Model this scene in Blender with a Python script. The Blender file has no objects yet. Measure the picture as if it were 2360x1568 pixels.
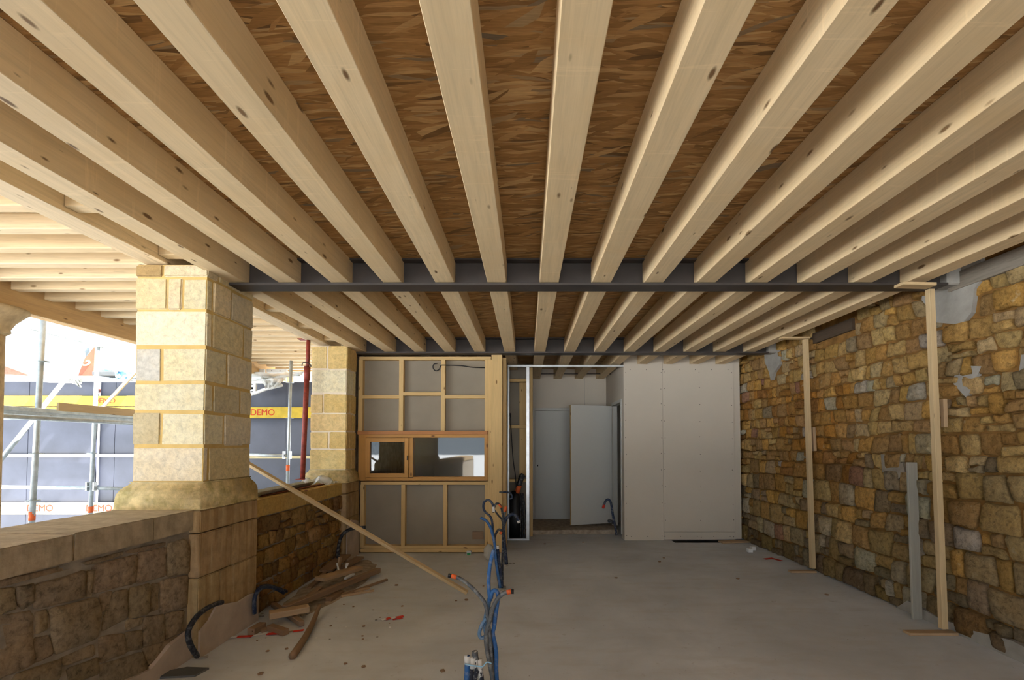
import bpy, bmesh, math, random
from mathutils import Vector, Matrix, noise
R = random.Random(7)
rnd = R.uniform
sc = bpy.context.scene
COL = sc.collection
# ------------------------------------------------------------------ camera, sky, sun, exposure
F = 1050.0; PIT = math.radians(1.7); CH = 1.447; PPX = 1215.0; PPY = 1026 - F*math.tan(PIT)
cd = bpy.data.cameras.new('camera'); cam = bpy.data.objects.new('camera', cd); COL.objects.link(cam)
cam.location = (0, 0, CH); cam.rotation_euler = (math.pi/2 + PIT, 0, 0)
cd.sensor_width = 36; cd.sensor_fit = 'HORIZONTAL'; cd.lens = F/2360*36
cd.shift_x = (1180-PPX)/2360; cd.shift_y = (PPY-784)/2360; cd.clip_start = .05
sc.camera = cam
w = bpy.data.worlds.new('sky'); sc.world = w; w.use_nodes = True
bg = w.node_tree.nodes['Background']; bg.inputs[0].default_value = (.72, .86, 1, 1); bg.inputs[1].default_value = 1.0
sd = bpy.data.lights.new('sun', 'SUN'); sd.energy = 22.0; sd.angle = math.radians(1.5); sd.color = (1, .975, .94)
sun = bpy.data.objects.new('sun', sd); COL.objects.link(sun)
sun.rotation_euler = Vector((-.75, .12, -1)).to_track_quat('-Z', 'Y').to_euler()
sc.view_settings.view_transform = 'Standard'; sc.view_settings.look = 'None'
sc.view_settings.gamma = 1; sc.view_settings.use_curve_mapping = False
sc.view_settings.exposure = 1.36

# ------------------------------------------------------------------ helpers
def ray(px, py):
    xc = (px-PPX)/F; yc = (PPY-py)/F; c, s = math.cos(PIT), math.sin(PIT)
    return Vector((xc, c - yc*s, s + yc*c))
def AT(px, py, X=None, Y=None, Z=None):
    d = ray(px, py)
    t = X/d.x if X is not None else Y/d.y if Y is not None else (Z-CH)/d.z
    return Vector((0, 0, CH)) + d*t
def lin(r, g, b):
    f = lambda c: (c/255/12.92 if c/255 <= .04045 else ((c/255+.055)/1.055)**2.4)
    return (f(r), f(g), f(b))
def tag(o, label=None, cat=None, group=None, kind=None):
    if label: o['label'] = label
    if cat: o['category'] = cat
    if group: o['group'] = group
    if kind: o['kind'] = kind
    return o
def empty(name, loc=(0, 0, 0)):
    o = bpy.data.objects.new(name, None); COL.objects.link(o); o.location = loc; o.empty_display_size = .05
    return o
PARW = {}
def link(name, me, mat=None, parent=None, M=None):
    o = bpy.data.objects.new(name, me); COL.objects.link(o)
    if mat is not None and not me.materials: me.materials.append(mat)
    M = M or Matrix.Identity(4)
    PARW[o] = M
    if parent:
        o.parent = parent
        PM = PARW.get(parent) or Matrix.Translation(parent.location)
        o.matrix_basis = PM.inverted() @ M
    else: o.matrix_basis = M
    return o
def mesh(verts, faces, smooth=False):
    me = bpy.data.meshes.new('m'); me.from_pydata([tuple(v) for v in verts], [], faces); me.update()
    if smooth: me.polygons.foreach_set('use_smooth', [True]*len(me.polygons))
    return me
def bmesh_done(bm, smooth=False):
    bmesh.ops.recalc_face_normals(bm, faces=bm.faces)
    me = bpy.data.meshes.new('m'); bm.to_mesh(me); bm.free()
    if smooth: me.polygons.foreach_set('use_smooth', [True]*len(me.polygons))
    return me
def boxme(sx, sy, sz, bev=.003, seg=1):
    bm = bmesh.new(); bmesh.ops.create_cube(bm, size=1)
    for v in bm.verts: v.co = Vector((v.co.x*sx, v.co.y*sy, v.co.z*sz))
    if bev: bmesh.ops.bevel(bm, geom=bm.edges[:], offset=bev, segments=seg, affect='EDGES')
    return bmesh_done(bm)
def box(name, lo, hi, mat, parent=None, bev=.003):
    lo, hi = Vector(lo), Vector(hi); c = (lo+hi)/2; s = hi-lo
    return link(name, boxme(abs(s.x), abs(s.y), abs(s.z), min(bev, min(abs(s.x), abs(s.y), abs(s.z))*.3)), mat, parent, Matrix.Translation(c))
def bar(name, p0, p1, wd, ht, mat, parent=None, up=(0, 0, 1), bev=.002):
    """timber or metal bar: local X is its length, wd across, ht along up"""
    p0, p1 = Vector(p0), Vector(p1); d = p1-p0; L = d.length; x = d.normalized(); up = Vector(up)
    y = up.cross(x).normalized(); z = x.cross(y)
    M = Matrix((x, y, z)).transposed().to_4x4(); M.translation = (p0+p1)/2
    return link(name, boxme(L, wd, ht, min(bev, wd*.3, ht*.3)), mat, parent, M)
def smoothpts(P, n=5):
    P = [Vector(p) for p in P]
    if len(P) < 3: return P
    out = []
    for i in range(len(P)-1):
        a, b, c, d = P[max(i-1, 0)], P[i], P[i+1], P[min(i+2, len(P)-1)]
        for k in range(n):
            t = k/n
            out.append(.5*((2*b)+(c-a)*t+(2*a-5*b+4*c-d)*t*t+(3*b-a-3*c+d)*t**3))
    out.append(P[-1]); return out
def tubeme(P, r, seg=8, n=5, cap=True, r2=None):
    P = smoothpts(P, n); V = []; Fc = []; N = len(P); o = P[0].copy()
    t = (P[1]-P[0]).normalized(); a = t.orthogonal().normalized()
    for i, p in enumerate(P):
        t = (P[min(i+1, N-1)]-P[max(i-1, 0)]).normalized(); a = (a - t*a.dot(t)).normalized(); b = t.cross(a)
        rr = r if r2 is None else r+(r2-r)*i/(N-1)
        for k in range(seg):
            g = 2*math.pi*k/seg; V.append(p-o+(a*math.cos(g)+b*math.sin(g))*rr)
    for i in range(N-1):
        for k in range(seg):
            k2 = (k+1) % seg; Fc.append((i*seg+k, i*seg+k2, (i+1)*seg+k2, (i+1)*seg+k))
    if cap: Fc += [tuple(range(seg))[::-1], tuple(range((N-1)*seg, N*seg))]
    return mesh(V, Fc, True), o
def tube(name, P, r, mat, parent=None, seg=8, n=5, r2=None):
    me, o = tubeme(P, r, seg, n, True, r2)
    return link(name, me, mat, parent, Matrix.Translation(o))
def lathe(name, prof, seg, mat, parent=None, M=None):
    V = []; Fc = []
    for (r, z) in prof:
        for k in range(seg): V.append((r*math.cos(2*math.pi*k/seg), r*math.sin(2*math.pi*k/seg), z))
    for i in range(len(prof)-1):
        for k in range(seg):
            k2 = (k+1) % seg; Fc.append((i*seg+k, i*seg+k2, (i+1)*seg+k2, (i+1)*seg+k))
    Fc += [tuple(range(seg))[::-1], tuple(range((len(prof)-1)*seg, len(prof)*seg))]
    return link(name, mesh(V, Fc, True), mat, parent, M)
def extrude(poly, d):
    """flat polygon (list of Vector) given thickness vector d"""
    poly = [Vector(p) for p in poly]; d = Vector(d); n = len(poly); c = sum(poly, Vector())/n
    V = [p-c for p in poly]+[p-c+d for p in poly]
    Fc = [tuple(range(n))[::-1], tuple(range(n, 2*n))]+[(i, (i+1) % n, n+(i+1) % n, n+i) for i in range(n)]
    bm = bmesh.new(); me = mesh(V, Fc); bm.from_mesh(me); bpy.data.meshes.remove(me)
    return bmesh_done(bm), c
def slab(name, poly, d, mat, parent=None):
    me, c = extrude(poly, d); return link(name, me, mat, parent, Matrix.Translation(c))

# ------------------------------------------------------------------ materials
class NT:
    def __init__(s, name, rough=.7, spec=.3):
        s.m = bpy.data.materials.new(name); s.m.use_nodes = True; s.t = s.m.node_tree; s.b = s.t.nodes['Principled BSDF']
        s.b.inputs['Roughness'].default_value = rough; s.b.inputs['Specular IOR Level'].default_value = spec
    def n(s, typ, **kw):
        q = s.t.nodes.new(typ)
        for k, v in kw.items():
            if hasattr(q, k): setattr(q, k, v)
            else: q.inputs[k].default_value = v
        return q
    def l(s, a, b): s.t.links.new(a, b)
    def coord(s, scale=(1, 1, 1), rot=(0, 0, 0), world=False, jitter=True):
        if world: src = s.n('ShaderNodeNewGeometry').outputs['Position']
        else:
            src = s.n('ShaderNodeTexCoord').outputs['Object']
            if jitter:
                oi = s.n('ShaderNodeObjectInfo'); mu = s.n('ShaderNodeMath', operation='MULTIPLY'); mu.inputs[1].default_value = 37
                s.l(oi.outputs['Random'], mu.inputs[0]); ad = s.n('ShaderNodeVectorMath', operation='ADD')
                s.l(src, ad.inputs[0]); s.l(mu.outputs[0], ad.inputs[1]); src = ad.outputs[0]
        mp = s.n('ShaderNodeMapping'); mp.inputs['Scale'].default_value = scale; mp.inputs['Rotation'].default_value = rot
        s.l(src, mp.inputs['Vector']); return mp.outputs[0]
    def noise(s, vec, scale=5, detail=4, rough=.55, dist=0):
        q = s.n('ShaderNodeTexNoise'); q.inputs['Scale'].default_value = scale; q.inputs['Detail'].default_value = detail
        q.inputs['Roughness'].default_value = rough; q.inputs['Distortion'].default_value = dist
        s.l(vec, q.inputs['Vector']); return q.outputs['Fac']
    def ramp(s, fac, stops, interp='LINEAR'):
        q = s.n('ShaderNodeValToRGB'); cr = q.color_ramp; cr.interpolation = interp
        while len(cr.elements) < len(stops): cr.elements.new(.5)
        for e, (p, c) in zip(cr.elements, stops):
            e.position = p; e.color = (*c, 1) if not isinstance(c, (int, float)) else (c, c, c, 1)
        s.l(fac, q.inputs[0]); return q.outputs[0]
    def mix(s, fac, a, b, mode='MIX'):
        q = s.n('ShaderNodeMix', data_type='RGBA', blend_type=mode)
        if isinstance(fac, (int, float)): q.inputs[0].default_value = fac
        else: s.l(fac, q.inputs[0])
        for v, i in ((a, 6), (b, 7)):
            if isinstance(v, tuple): q.inputs[i].default_value = (*v[:3], 1)
            else: s.l(v, q.inputs[i])
        return q.outputs[2]
    def col(s, c):
        if isinstance(c, tuple): s.b.inputs['Base Color'].default_value = (*c[:3], 1)
        else: s.l(c, s.b.inputs['Base Color'])
        return s
    def bump(s, h, strength=.3, dist=.01):
        q = s.n('ShaderNodeBump'); q.inputs['Strength'].default_value = strength; q.inputs['Distance'].default_value = dist
        s.l(h, q.inputs['Height']); s.l(q.outputs[0], s.b.inputs['Normal']); return s
def sc3(c, k): return tuple(min(1, x*k) for x in c)
def wood(name, c, dark=.75, knots=True, grain=1.0, rough=.65, knotc=None, vary=.12, planed=False):
    s = NT(name, rough, .25)
    v = s.coord((.55, 9, 9)); g = s.noise(v, 4*grain, 5, .6, .6)
    base = s.ramp(g, [(.25, sc3(c, dark)), (.5, c), (.75, sc3(c, 1.12))])
    v2 = s.coord((.25, 2, 2)); base = s.mix(s.ramp(s.noise(v2, 3, 2), [(.35, .0), (.65, .5)]), base, sc3(c, .84))
    vl = s.coord((3, 60, 60)); base = s.mix(s.ramp(s.noise(vl, 2, 3), [(.5, 0), (.75, .35)]), base, sc3(c, .7))
    if planed:
        vp = s.coord((16, .9, .9)); base = s.mix(s.ramp(s.noise(vp, 1.6, 4, .7, .8), [(.6, 0), (.66, .3), (.7, .05)]), base, sc3(c, 1.3))
        base = s.mix(s.ramp(s.noise(s.coord((2.5, 1.2, 1.2)), 2, 3), [(.45, 0), (.7, .28)]), base, (c[0]*.92, c[1]*.82, c[2]*.66))
    if knots:
        vo = s.n('ShaderNodeTexVoronoi'); vo.inputs['Scale'].default_value = 1
        s.l(s.coord((4.6, 13, 13)), vo.inputs['Vector'])
        sp = s.n('ShaderNodeSeparateColor'); s.l(vo.outputs['Color'], sp.inputs[0]); ad = s.n('ShaderNodeMath', operation='MULTIPLY_ADD'); ad.inputs[1].default_value = .16; s.l(sp.outputs[0], ad.inputs[0]); s.l(vo.outputs['Distance'], ad.inputs[2])
        k = s.ramp(ad.outputs[0], [(.11, 1), (.19, 0)])
        base = s.mix(k, base, knotc or sc3((c[0], c[1]*.7, c[2]*.5), .22))
    if vary:
        oi = s.n('ShaderNodeObjectInfo'); base = s.mix(s.ramp(oi.outputs['Random'], [(0, 0), (1, vary*2)]), base, sc3((c[0], c[1]*.88, c[2]*.7), .78))
    s.col(base).bump(g, .12, .004); return s.m
def plain(name, c, rough=.6, spec=.3, metal=0, mott=.25, scale=6, bump=.1, world=False):
    s = NT(name, rough, spec); s.b.inputs['Metallic'].default_value = metal
    v = s.coord(world=world); g = s.noise(v, scale, 6, .6)
    s.col(s.ramp(g, [(.3, sc3(c, 1-mott)), (.7, sc3(c, 1+mott*.6))]))
    if bump: s.bump(g, bump, .01)
    return s.m
def stonemat(name, k=1.0, rough=.9, bumpd=.02, lo=.5, warm=.5, spots=.4):
    s = NT(name, rough, .15); a = s.n('ShaderNodeVertexColor', layer_name='Col')
    v = s.coord(world=True); g = s.noise(v, 26, 9, .74, .4); h = s.noise(v, 4.5, 5, .6)
    base = s.mix(1.0, a.outputs[0], s.ramp(g, [(.34, lo), (.5, .97), (.66, 1.36-.3*lo)]), 'MULTIPLY')
    base = s.mix(s.ramp(h, [(.42, 0), (.62, warm)]), base, s.mix(1.0, base, (.97, .86, .64), 'MULTIPLY'))
    sp = s.noise(v, 9, 3, .6); base = s.mix(s.ramp(sp, [(.66, 0), (.74, spots)]), base, lin(206, 188, 150))
    s.col(base).bump(s.noise(v, 18, 10, .76), .95, bumpd); return s.m
M = {}
SPR = lin(227, 202, 160)
M['joist'] = wood('planed_spruce', SPR, .84, vary=.08, planed=True)
M['rough'] = wood('rough_sawn_timber', lin(226, 203, 165), .66, grain=1.6, vary=.2)
M['roughc'] = wood('larch_beam', lin(204, 166, 112), .75, vary=.1)
M['stud'] = wood('stud_timber', lin(218, 186, 130), .8, vary=.15)
M['batten'] = wood('batten_timber', lin(206, 180, 138), .82, vary=.1)
M['orange'] = wood('stained_larch', lin(196, 144, 76), .8, rough=.45, vary=.05)
M['sillw'] = wood('stained_sill', lin(184, 126, 76), .8, rough=.5, vary=.05)
M['oldwood'] = wood('weathered_grey_timber', lin(138, 130, 118), .5, grain=2)
M['darkold'] = wood('dark_old_timber', lin(84, 70, 56), .5, grain=2)
M['debris'] = wood('dusty_brown_timber', lin(150, 124, 100), .7, vary=.3)
M['debrisl'] = wood('pale_offcut', lin(184, 156, 122), .8, vary=.1)
M['greyboard'] = wood('grey_board', lin(170, 168, 158), .85, knots=False)
# OSB
s = NT('osb', .6, .3)
def flake(sx, sy, rz):
    v = s.coord((1, 1, 1), world=True); nz = s.n('ShaderNodeTexNoise'); nz.inputs['Scale'].default_value = 3.5; nz.inputs['Detail'].default_value = 2; s.l(v, nz.inputs['Vector'])
    mp0 = s.n('ShaderNodeMapping'); mp0.inputs['Rotation'].default_value = (0, 0, rz); s.l(v, mp0.inputs['Vector'])
    ad = s.n('ShaderNodeVectorMath', operation='MULTIPLY_ADD'); ad.inputs[1].default_value = (.05, .05, 0); s.l(nz.outputs['Color'], ad.inputs[0]); s.l(mp0.outputs[0], ad.inputs[2])
    mp = s.n('ShaderNodeMapping'); mp.inputs['Scale'].default_value = (sx, sy, 1); s.l(ad.outputs[0], mp.inputs['Vector'])
    vo = s.n('ShaderNodeTexVoronoi'); vo.inputs['Scale'].default_value = 1; s.l(mp.outputs[0], vo.inputs['Vector'])
    sp = s.n('ShaderNodeSeparateColor'); s.l(vo.outputs['Color'], sp.inputs[0]); return sp.outputs[0], sp.outputs[1]
pal = [(0, lin(116, 86, 54)), (.1, lin(152, 112, 66)), (.45, lin(172, 128, 77)), (.75, lin(183, 140, 88)), (.94, lin(206, 168, 116)), (1, lin(124, 108, 88))]
a1, a2 = flake(6, 62, .08); b1, b2 = flake(6, 50, -.16); c1, c2 = flake(6, 34, .5)
base = s.mix(s.ramp(a2, [(.35, 0), (.36, 1)]), s.ramp(b1, pal), s.ramp(a1, pal))
base = s.mix(s.ramp(c2, [(.84, 0), (.85, 1)]), base, s.ramp(c1, pal))
fine = s.noise(s.coord((6, 90, 1), world=True), 3, 4, .6); base = s.mix(1., base, s.ramp(fine, [(.3, .78), (.7, 1.12)]), 'MULTIPLY')
s.col(base).bump(s.mix(.5, a1, b1), .25, .004); M['osb'] = s.m
# concrete
s = NT('concrete_slab', .75, .3); v = s.coord(world=True)
g = s.noise(v, 1.1, 6, .6, .4); base = s.ramp(g, [(.3, lin(188, 192, 196)), (.55, lin(206, 210, 215)), (.75, lin(222, 226, 231))])
base = s.mix(s.ramp(s.noise(s.coord((.6, 2.2, 1), world=True), 3, 6, .65), [(.5, 0), (.7, .45)]), base, lin(186, 183, 178))
base = s.mix(s.ramp(s.noise(v, 9, 6, .7), [(.62, 0), (.72, .5)]), base, lin(150, 140, 130))
base = s.mix(s.ramp(s.noise(v, 45, 2, .5), [(.72, 0), (.78, .6)]), base, lin(90, 78, 66))
s.col(base).bump(s.noise(v, 30, 8, .6), .15, .004); M['floor'] = s.m
s = NT('streaked_pedestal_stone', .9, .15); a = s.n('ShaderNodeVertexColor', layer_name='Col'); st = s.noise(s.coord((9, 9, .7), world=True), 2.2, 6, .65, .2)
base = s.mix(1., a.outputs[0], s.ramp(s.noise(s.coord(world=True), 14, 8, .65), [(.3, .72), (.6, 1.05)]), 'MULTIPLY')
base = s.mix(s.ramp(st, [(.40, .5), (.52, 0)]), base, lin(140, 106, 66)); base = s.mix(s.ramp(st, [(.6, 0), (.7, .6)]), base, lin(206, 190, 158))
s.col(base).bump(s.noise(s.coord(world=True), 20, 8, .7), .5, .008); M['pedestal'] = s.m
s = NT('stained_coping', .9, .15); a = s.n('ShaderNodeVertexColor', layer_name='Col'); st = s.noise(s.coord((1.2, 5, 1.0), world=True), 2.2, 6, .65, .3)
base = s.mix(1., a.outputs[0], s.ramp(s.noise(s.coord(world=True), 16, 8, .65), [(.3, .75), (.6, 1.05)]), 'MULTIPLY')
base = s.mix(s.ramp(st, [(.46, 0), (.64, .45)]), base, lin(122, 116, 96))
s.col(base).bump(s.noise(s.coord(world=True), 20, 8, .7), .5, .008); M['coping'] = s.m
M['stone'] = stonemat('rubble_stone', lo=.46, spots=.55, bumpd=.034); M['ashlar'] = stonemat('ashlar_stone', bumpd=.011, lo=.76, warm=.35, spots=.25)
M['mortar'] = plain('ochre_lime_mortar', lin(138, 102, 56), .95, .1, 0, .45, 9, .9, True)
M['mortarg'] = plain('grey_mortar', lin(158, 148, 134), .95, .1, 0, .35, 9, .9, True)
M['mortarw'] = plain('white_pointing_mortar', lin(228, 214, 192), .95, .1, 0, .12, 9, .5, True)
M['mortary'] = plain('pointing_mortar', lin(214, 182, 116), .95, .1, 0, .15, 9, .5, True)
M['cement'] = plain('cement_patch', lin(158, 154, 146), .9, .1, 0, .2, 7, .6, True)
M['plaster'] = plain('pinkish_plaster', lin(196, 180, 164), .9, .1, 0, .2, 5, .4, True)
M['steel'] = plain('dark_painted_steel', lin(70, 64, 60), .5, .4, .2, .15, 8, .03)
M['galv'] = plain('galvanised_steel', lin(205, 206, 205), .38, .5, .85, .12, 14, .02)
M['scaf'] = plain('scaffold_tube_zinc', lin(190, 196, 196), .5, .4, .5, .25, 14, .05)
M['pboard'] = plain('grey_plasterboard', lin(206, 196, 180), .85, .15, 0, .03, 1.5, .02)
M['panel'] = plain('brown_grey_fibre_panel', lin(150, 140, 124), .8, .2, 0, .10, 2.2, .05)
M['doorp'] = plain('primed_door', lin(200, 199, 192), .6, .3, 0, .02, 2, 0)
M['white'] = plain('white_plastic', lin(225, 225, 222), .5, .4, 0, .05, 5, 0)
M['black'] = plain('black_rubber', lin(26, 26, 28), .5, .4, 0, .3, 20, .05)
M['void'] = plain('dark_void', lin(14, 13, 12), .9, .1, 0, .1, 5, 0)
M['navy'] = plain('dark_film_plywood', lin(62, 65, 78), .45, .5, 0, .25, 2.5, .03, True)
M['yellow'] = plain('yellow_formwork_board', lin(206, 176, 56), .6, .3, 0, .18, 9, .05, True)
M['paleyel'] = plain('faded_yellow_board', lin(206, 190, 146), .7, .2, 0, .12, 9, .05, True)
M['red'] = plain('red_print', lin(206, 60, 44), .7, .2, 0, .25, 40, 0)
M['redprop'] = plain('red_prop_paint', lin(142, 62, 50), .55, .35, .1, .45, 18, .08)
M['rust'] = plain('rusty_steel', lin(120, 70, 44), .8, .2, .2, .5, 14, .2)
M['orangetape'] = plain('orange_tape', lin(232, 108, 56), .5, .3, 0, .1, 10, 0)
M['dirt'] = plain('dusty_dirt', lin(176, 162, 144), .95, .1, 0, .4, 14, .6, True)
M['ground'] = plain('pale_gravel', lin(212, 214, 217), .95, .1, 0, .15, 3, .2, True)
M['tile'] = plain('roof_tile', lin(150, 84, 70), .8, .2, 0, .3, 9, .2)
M['bluebag'] = plain('blue_plastic', lin(150, 196, 226), .5, .4, 0, .25, 7, .1)
M['slate'] = plain('grey_slate', lin(96, 98, 98), .7, .3, 0, .15, 9, .1)
M['brown'] = plain('brown_sign_board', lin(146, 92, 72), .7, .2, 0, .2, 5, .05)
M['green'] = plain('green_plastic', lin(60, 160, 90), .5, .4, 0, .1, 5, 0)
def conduit(name, c, dust=.5):
    s = NT(name, .5, .4); v = s.coord(); b = s.mix(s.ramp(s.noise(v, 30, 5, .65), [(.5, 0), (.68 if dust < 1 else .56, dust)]), c, lin(176, 176, 172) if dust < 1 else lin(222, 222, 218)); s.col(b); return s.m
M['blue'] = conduit('blue_conduit', lin(48, 100, 160), .4); M['dblue'] = conduit('dark_blue_conduit', lin(26, 42, 70), .35)
M['lblue'] = conduit('dusty_light_blue_conduit', lin(92, 126, 160), .5); M['grey'] = conduit('grey_conduit', lin(88, 92, 96), .5)
M['blk'] = conduit('black_conduit', lin(34, 38, 46), .4); M['plastered'] = conduit('plaster_spattered_conduit', lin(38, 44, 58), 1.)
s = NT('window_glass', .02, .5); s.b.inputs['Transmission Weight'].default_value = 1; s.b.inputs['IOR'].default_value = 1.5
s.b.inputs['Base Color'].default_value = (.9, .93, .92, 1); M['glass'] = s.m
s = NT('clear_sheeting', .3, .5); s.b.inputs['Base Color'].default_value = (*lin(226, 226, 220), 1); s.b.inputs['Transmission Weight'].default_value = .55; s.b.inputs['IOR'].default_value = 1.1
s.bump(s.noise(s.coord(), 12, 6, .6, 1), .6, .02); M['sheet'] = s.m

# ------------------------------------------------------------------ masonry
def chaikin(P):
    out = []
    for i in range(len(P)):
        a, b = P[i], P[(i+1) % len(P)]
        out += [a*.84+b*.16, a*.16+b*.84]
    return out
def stone_me(poly, d, col, seed):
    """pillowed stone over outline poly (2D, u/v), front raised by d; local axes u, v, n"""
    q = [Vector(p).to_3d() for p in poly]
    if len(q) < 6: q = [r for i in range(len(q)) for r in (q[i], q[i].lerp(q[(i+1) % len(q)], rnd(.4, .6))+Vector((rnd(-.006, .006), rnd(-.006, .006), 0)))]
    c = sum(q, Vector())/len(q); q = [p-c for p in q]
    sz = min(max(p.x for p in q)-min(p.x for p in q), max(p.y for p in q)-min(p.y for p in q))
    q = chaikin(q); n = len(q); V = []
    inset = min(.012, sz*.12)
    tilt = Vector((rnd(-.06, .06), rnd(-.06, .06), 0))
    for k, (sh, h) in enumerate(((0, -.035), (inset*.25, d*.45), (inset, d*.94), (sz*.3, d*1.04))):
        for p in q:
            L = p.length or 1; pp = p*(1-min(.8, sh/L))
            z = h+(0 if k == 0 else (noise.noise((pp+Vector((seed, seed*.7, 0)))*9)*.012+tilt.dot(pp))*(k/3))
            V.append(Vector((pp.x, pp.y, z)))
    V.append(Vector((0, 0, d*1.04+noise.noise(Vector((seed, 0, 0)))*.01)))
    Fc = [(k*n+i, k*n+(i+1) % n, (k+1)*n+(i+1) % n, (k+1)*n+i) for k in range(3) for i in range(n)]
    Fc += [(3*n+i, 3*n+(i+1) % n, 4*n) for i in range(n)]
    me = mesh(V, Fc, True); setcol(me, col); return me, c
def setcol(me, col):
    a = me.color_attributes.new('Col', 'FLOAT_COLOR', 'POINT'); a.data.foreach_set('color', [*col, 1]*len(me.vertices))
def plane_M(axis, X):   # frames: u, v, n -> world
    if axis == 'L': return lambda c: Matrix(((0, 0, 1, X), (1, 0, 0, c.x), (0, 1, 0, c.y), (0, 0, 0, 1)))    # faces +X, u = Y
    if axis == 'R': return lambda c: Matrix(((0, 0, -1, X), (1, 0, 0, c.x), (0, 1, 0, c.y), (0, 0, 0, 1)))   # faces -X
def flipfix(me):
    bm = bmesh.new(); bm.from_mesh(me); bmesh.ops.reverse_faces(bm, faces=bm.faces); bm.to_mesh(me); bm.free()
def shrink(P, g):
    c = sum(P, Vector((0, 0)))/len(P)
    return [c+(p-c)*max(.5, 1-g/max(.03, (p-c).length)) for p in P]
def rows(u0, u1, v0, v1, hfun, seed, wk=(.75, 1.9), split=.22):
    """irregular coursed rubble: list of 2D outlines"""
    out = []; v = v0; k = 0; rr = random.Random(seed)
    wav = lambda u, k: noise.noise(Vector((u*1.7, k*5.3+seed, 0)))*.035
    while v < v1-.03:
        h = hfun(v)*rr.uniform(.8, 1.25)
        if v+h > v1-.05: h = v1-v
        top = (lambda u, k=k: 0 if v+h >= v1-.001 else wav(u, k+1)); bot = (lambda u, k=k: 0 if k == 0 else wav(u, k))
        u = u0-rr.uniform(0, .1); sl0 = 0
        while u < u1:
            wd = h*rr.uniform(*wk)
            if rr.random() < .14: wd *= .5
            e = min(u+wd, u1) if u+wd < u1-.05 else u1
            s0, sl0 = sl0, rr.uniform(-.02, .02)
            a = Vector((max(u, u0)-s0, v+bot(u))); b = Vector((e-sl0, v+bot(e))); c = Vector((e+sl0, v+h+top(e))); d = Vector((max(u, u0)+s0, v+h+top(u)))
            jj = lambda: Vector((rr.uniform(-.01, .01), rr.uniform(-.012, .012)))
            def quad(a, b, c, d):
                P = [a+jj(), (a+b)/2+jj(), b+jj(), c+jj(), (c+d)/2+jj(), d+jj()]
                out.append(shrink(P, .006))
            if h > .13 and rr.random() < split:
                t = rr.uniform(.35, .65); m0 = a.lerp(d, t); m1 = b.lerp(c, t+rr.uniform(-.08, .08)); quad(a, b, m1, m0)
                if rr.random() < .5: 
                    q = rr.uniform(.35, .65); x0 = m0.lerp(m1, q); x1 = d.lerp(c, q); quad(m0, x0, x1, d); quad(x0, m1, c, x1)
                else: quad(m0, m1, c, d)
            else: quad(a, b, c, d)
            u = e
        v += h; k += 1
    return out
def lay(polys, axis, X, parent, colf, depth, mat, limit=300, keyf=None):
    fr = plane_M(axis, X); items = []
    for i, P in enumerate(polys):
        c = sum(P, Vector((0, 0)))/len(P); items.append((keyf(P, c) if keyf else 0, i, P, c))
    items.sort(key=lambda t: -t[0]); rest = bmesh.new(); nrest = 0
    for j, (_, i, P, c) in enumerate(items):
        me, cc = stone_me(P, depth(c), colf(c), i*3.17+X)
        if axis == 'R': flipfix(me)
        if j < limit: link('stone', me, mat, parent, fr(cc))
        else:
            me.transform(fr(cc)); rest.from_mesh(me); bpy.data.meshes.remove(me); nrest += 1
    if nrest:
        me = bpy.data.meshes.new('m'); rest.to_mesh(me); me.polygons.foreach_set('use_smooth', [True]*len(me.polygons))
        tag(link('small_rubble', me, mat, parent), kind='stuff')
    rest.free()
def area(P): return abs(sum(P[i].x*P[(i+1) % len(P)].y-P[(i+1) % len(P)].x*P[i].y for i in range(len(P))))/2
def ashlar(name, lo, hi, col, parent, bev=.008, mat='ashlar'):
    lo, hi = Vector(lo), Vector(hi); s = hi-lo
    bm = bmesh.new(); bmesh.ops.create_cube(bm, size=1)
    for v in bm.verts: v.co = Vector((v.co.x*s.x, v.co.y*s.y, v.co.z*s.z))+Vector((rnd(-1, 1), rnd(-1, 1), rnd(-1, 1)))*.003
    bmesh.ops.bevel(bm, geom=bm.edges[:], offset=bev, segments=2, affect='EDGES'); me = bmesh_done(bm); setcol(me, col)
    return link(name, me, M[mat], parent, Matrix.Translation((lo+hi)/2))
def jc(c, k=.1, hue=.06):
    f = rnd(1-k, 1+k); return (min(1, c[0]*f), min(1, c[1]*f*rnd(1-hue, 1+hue)), min(1, c[2]*f*rnd(1-2*hue, 1+2*hue)))
G1 = [lin(196, 164, 106), lin(188, 150, 88), lin(206, 174, 116), lin(180, 140, 82), lin(192, 166, 122), lin(176, 140, 92), lin(202, 158, 88)]
G2 = [lin(170, 150, 114), lin(180, 164, 134), lin(162, 138, 106), lin(178, 152, 102), lin(154, 134, 104)]
CREAM = [lin(228, 216, 186), lin(226, 210, 172), lin(218, 204, 172), lin(234, 222, 196), lin(222, 202, 158)]
GOLD = [lin(224, 198, 140), lin(218, 188, 126), lin(228, 206, 156)]

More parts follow.
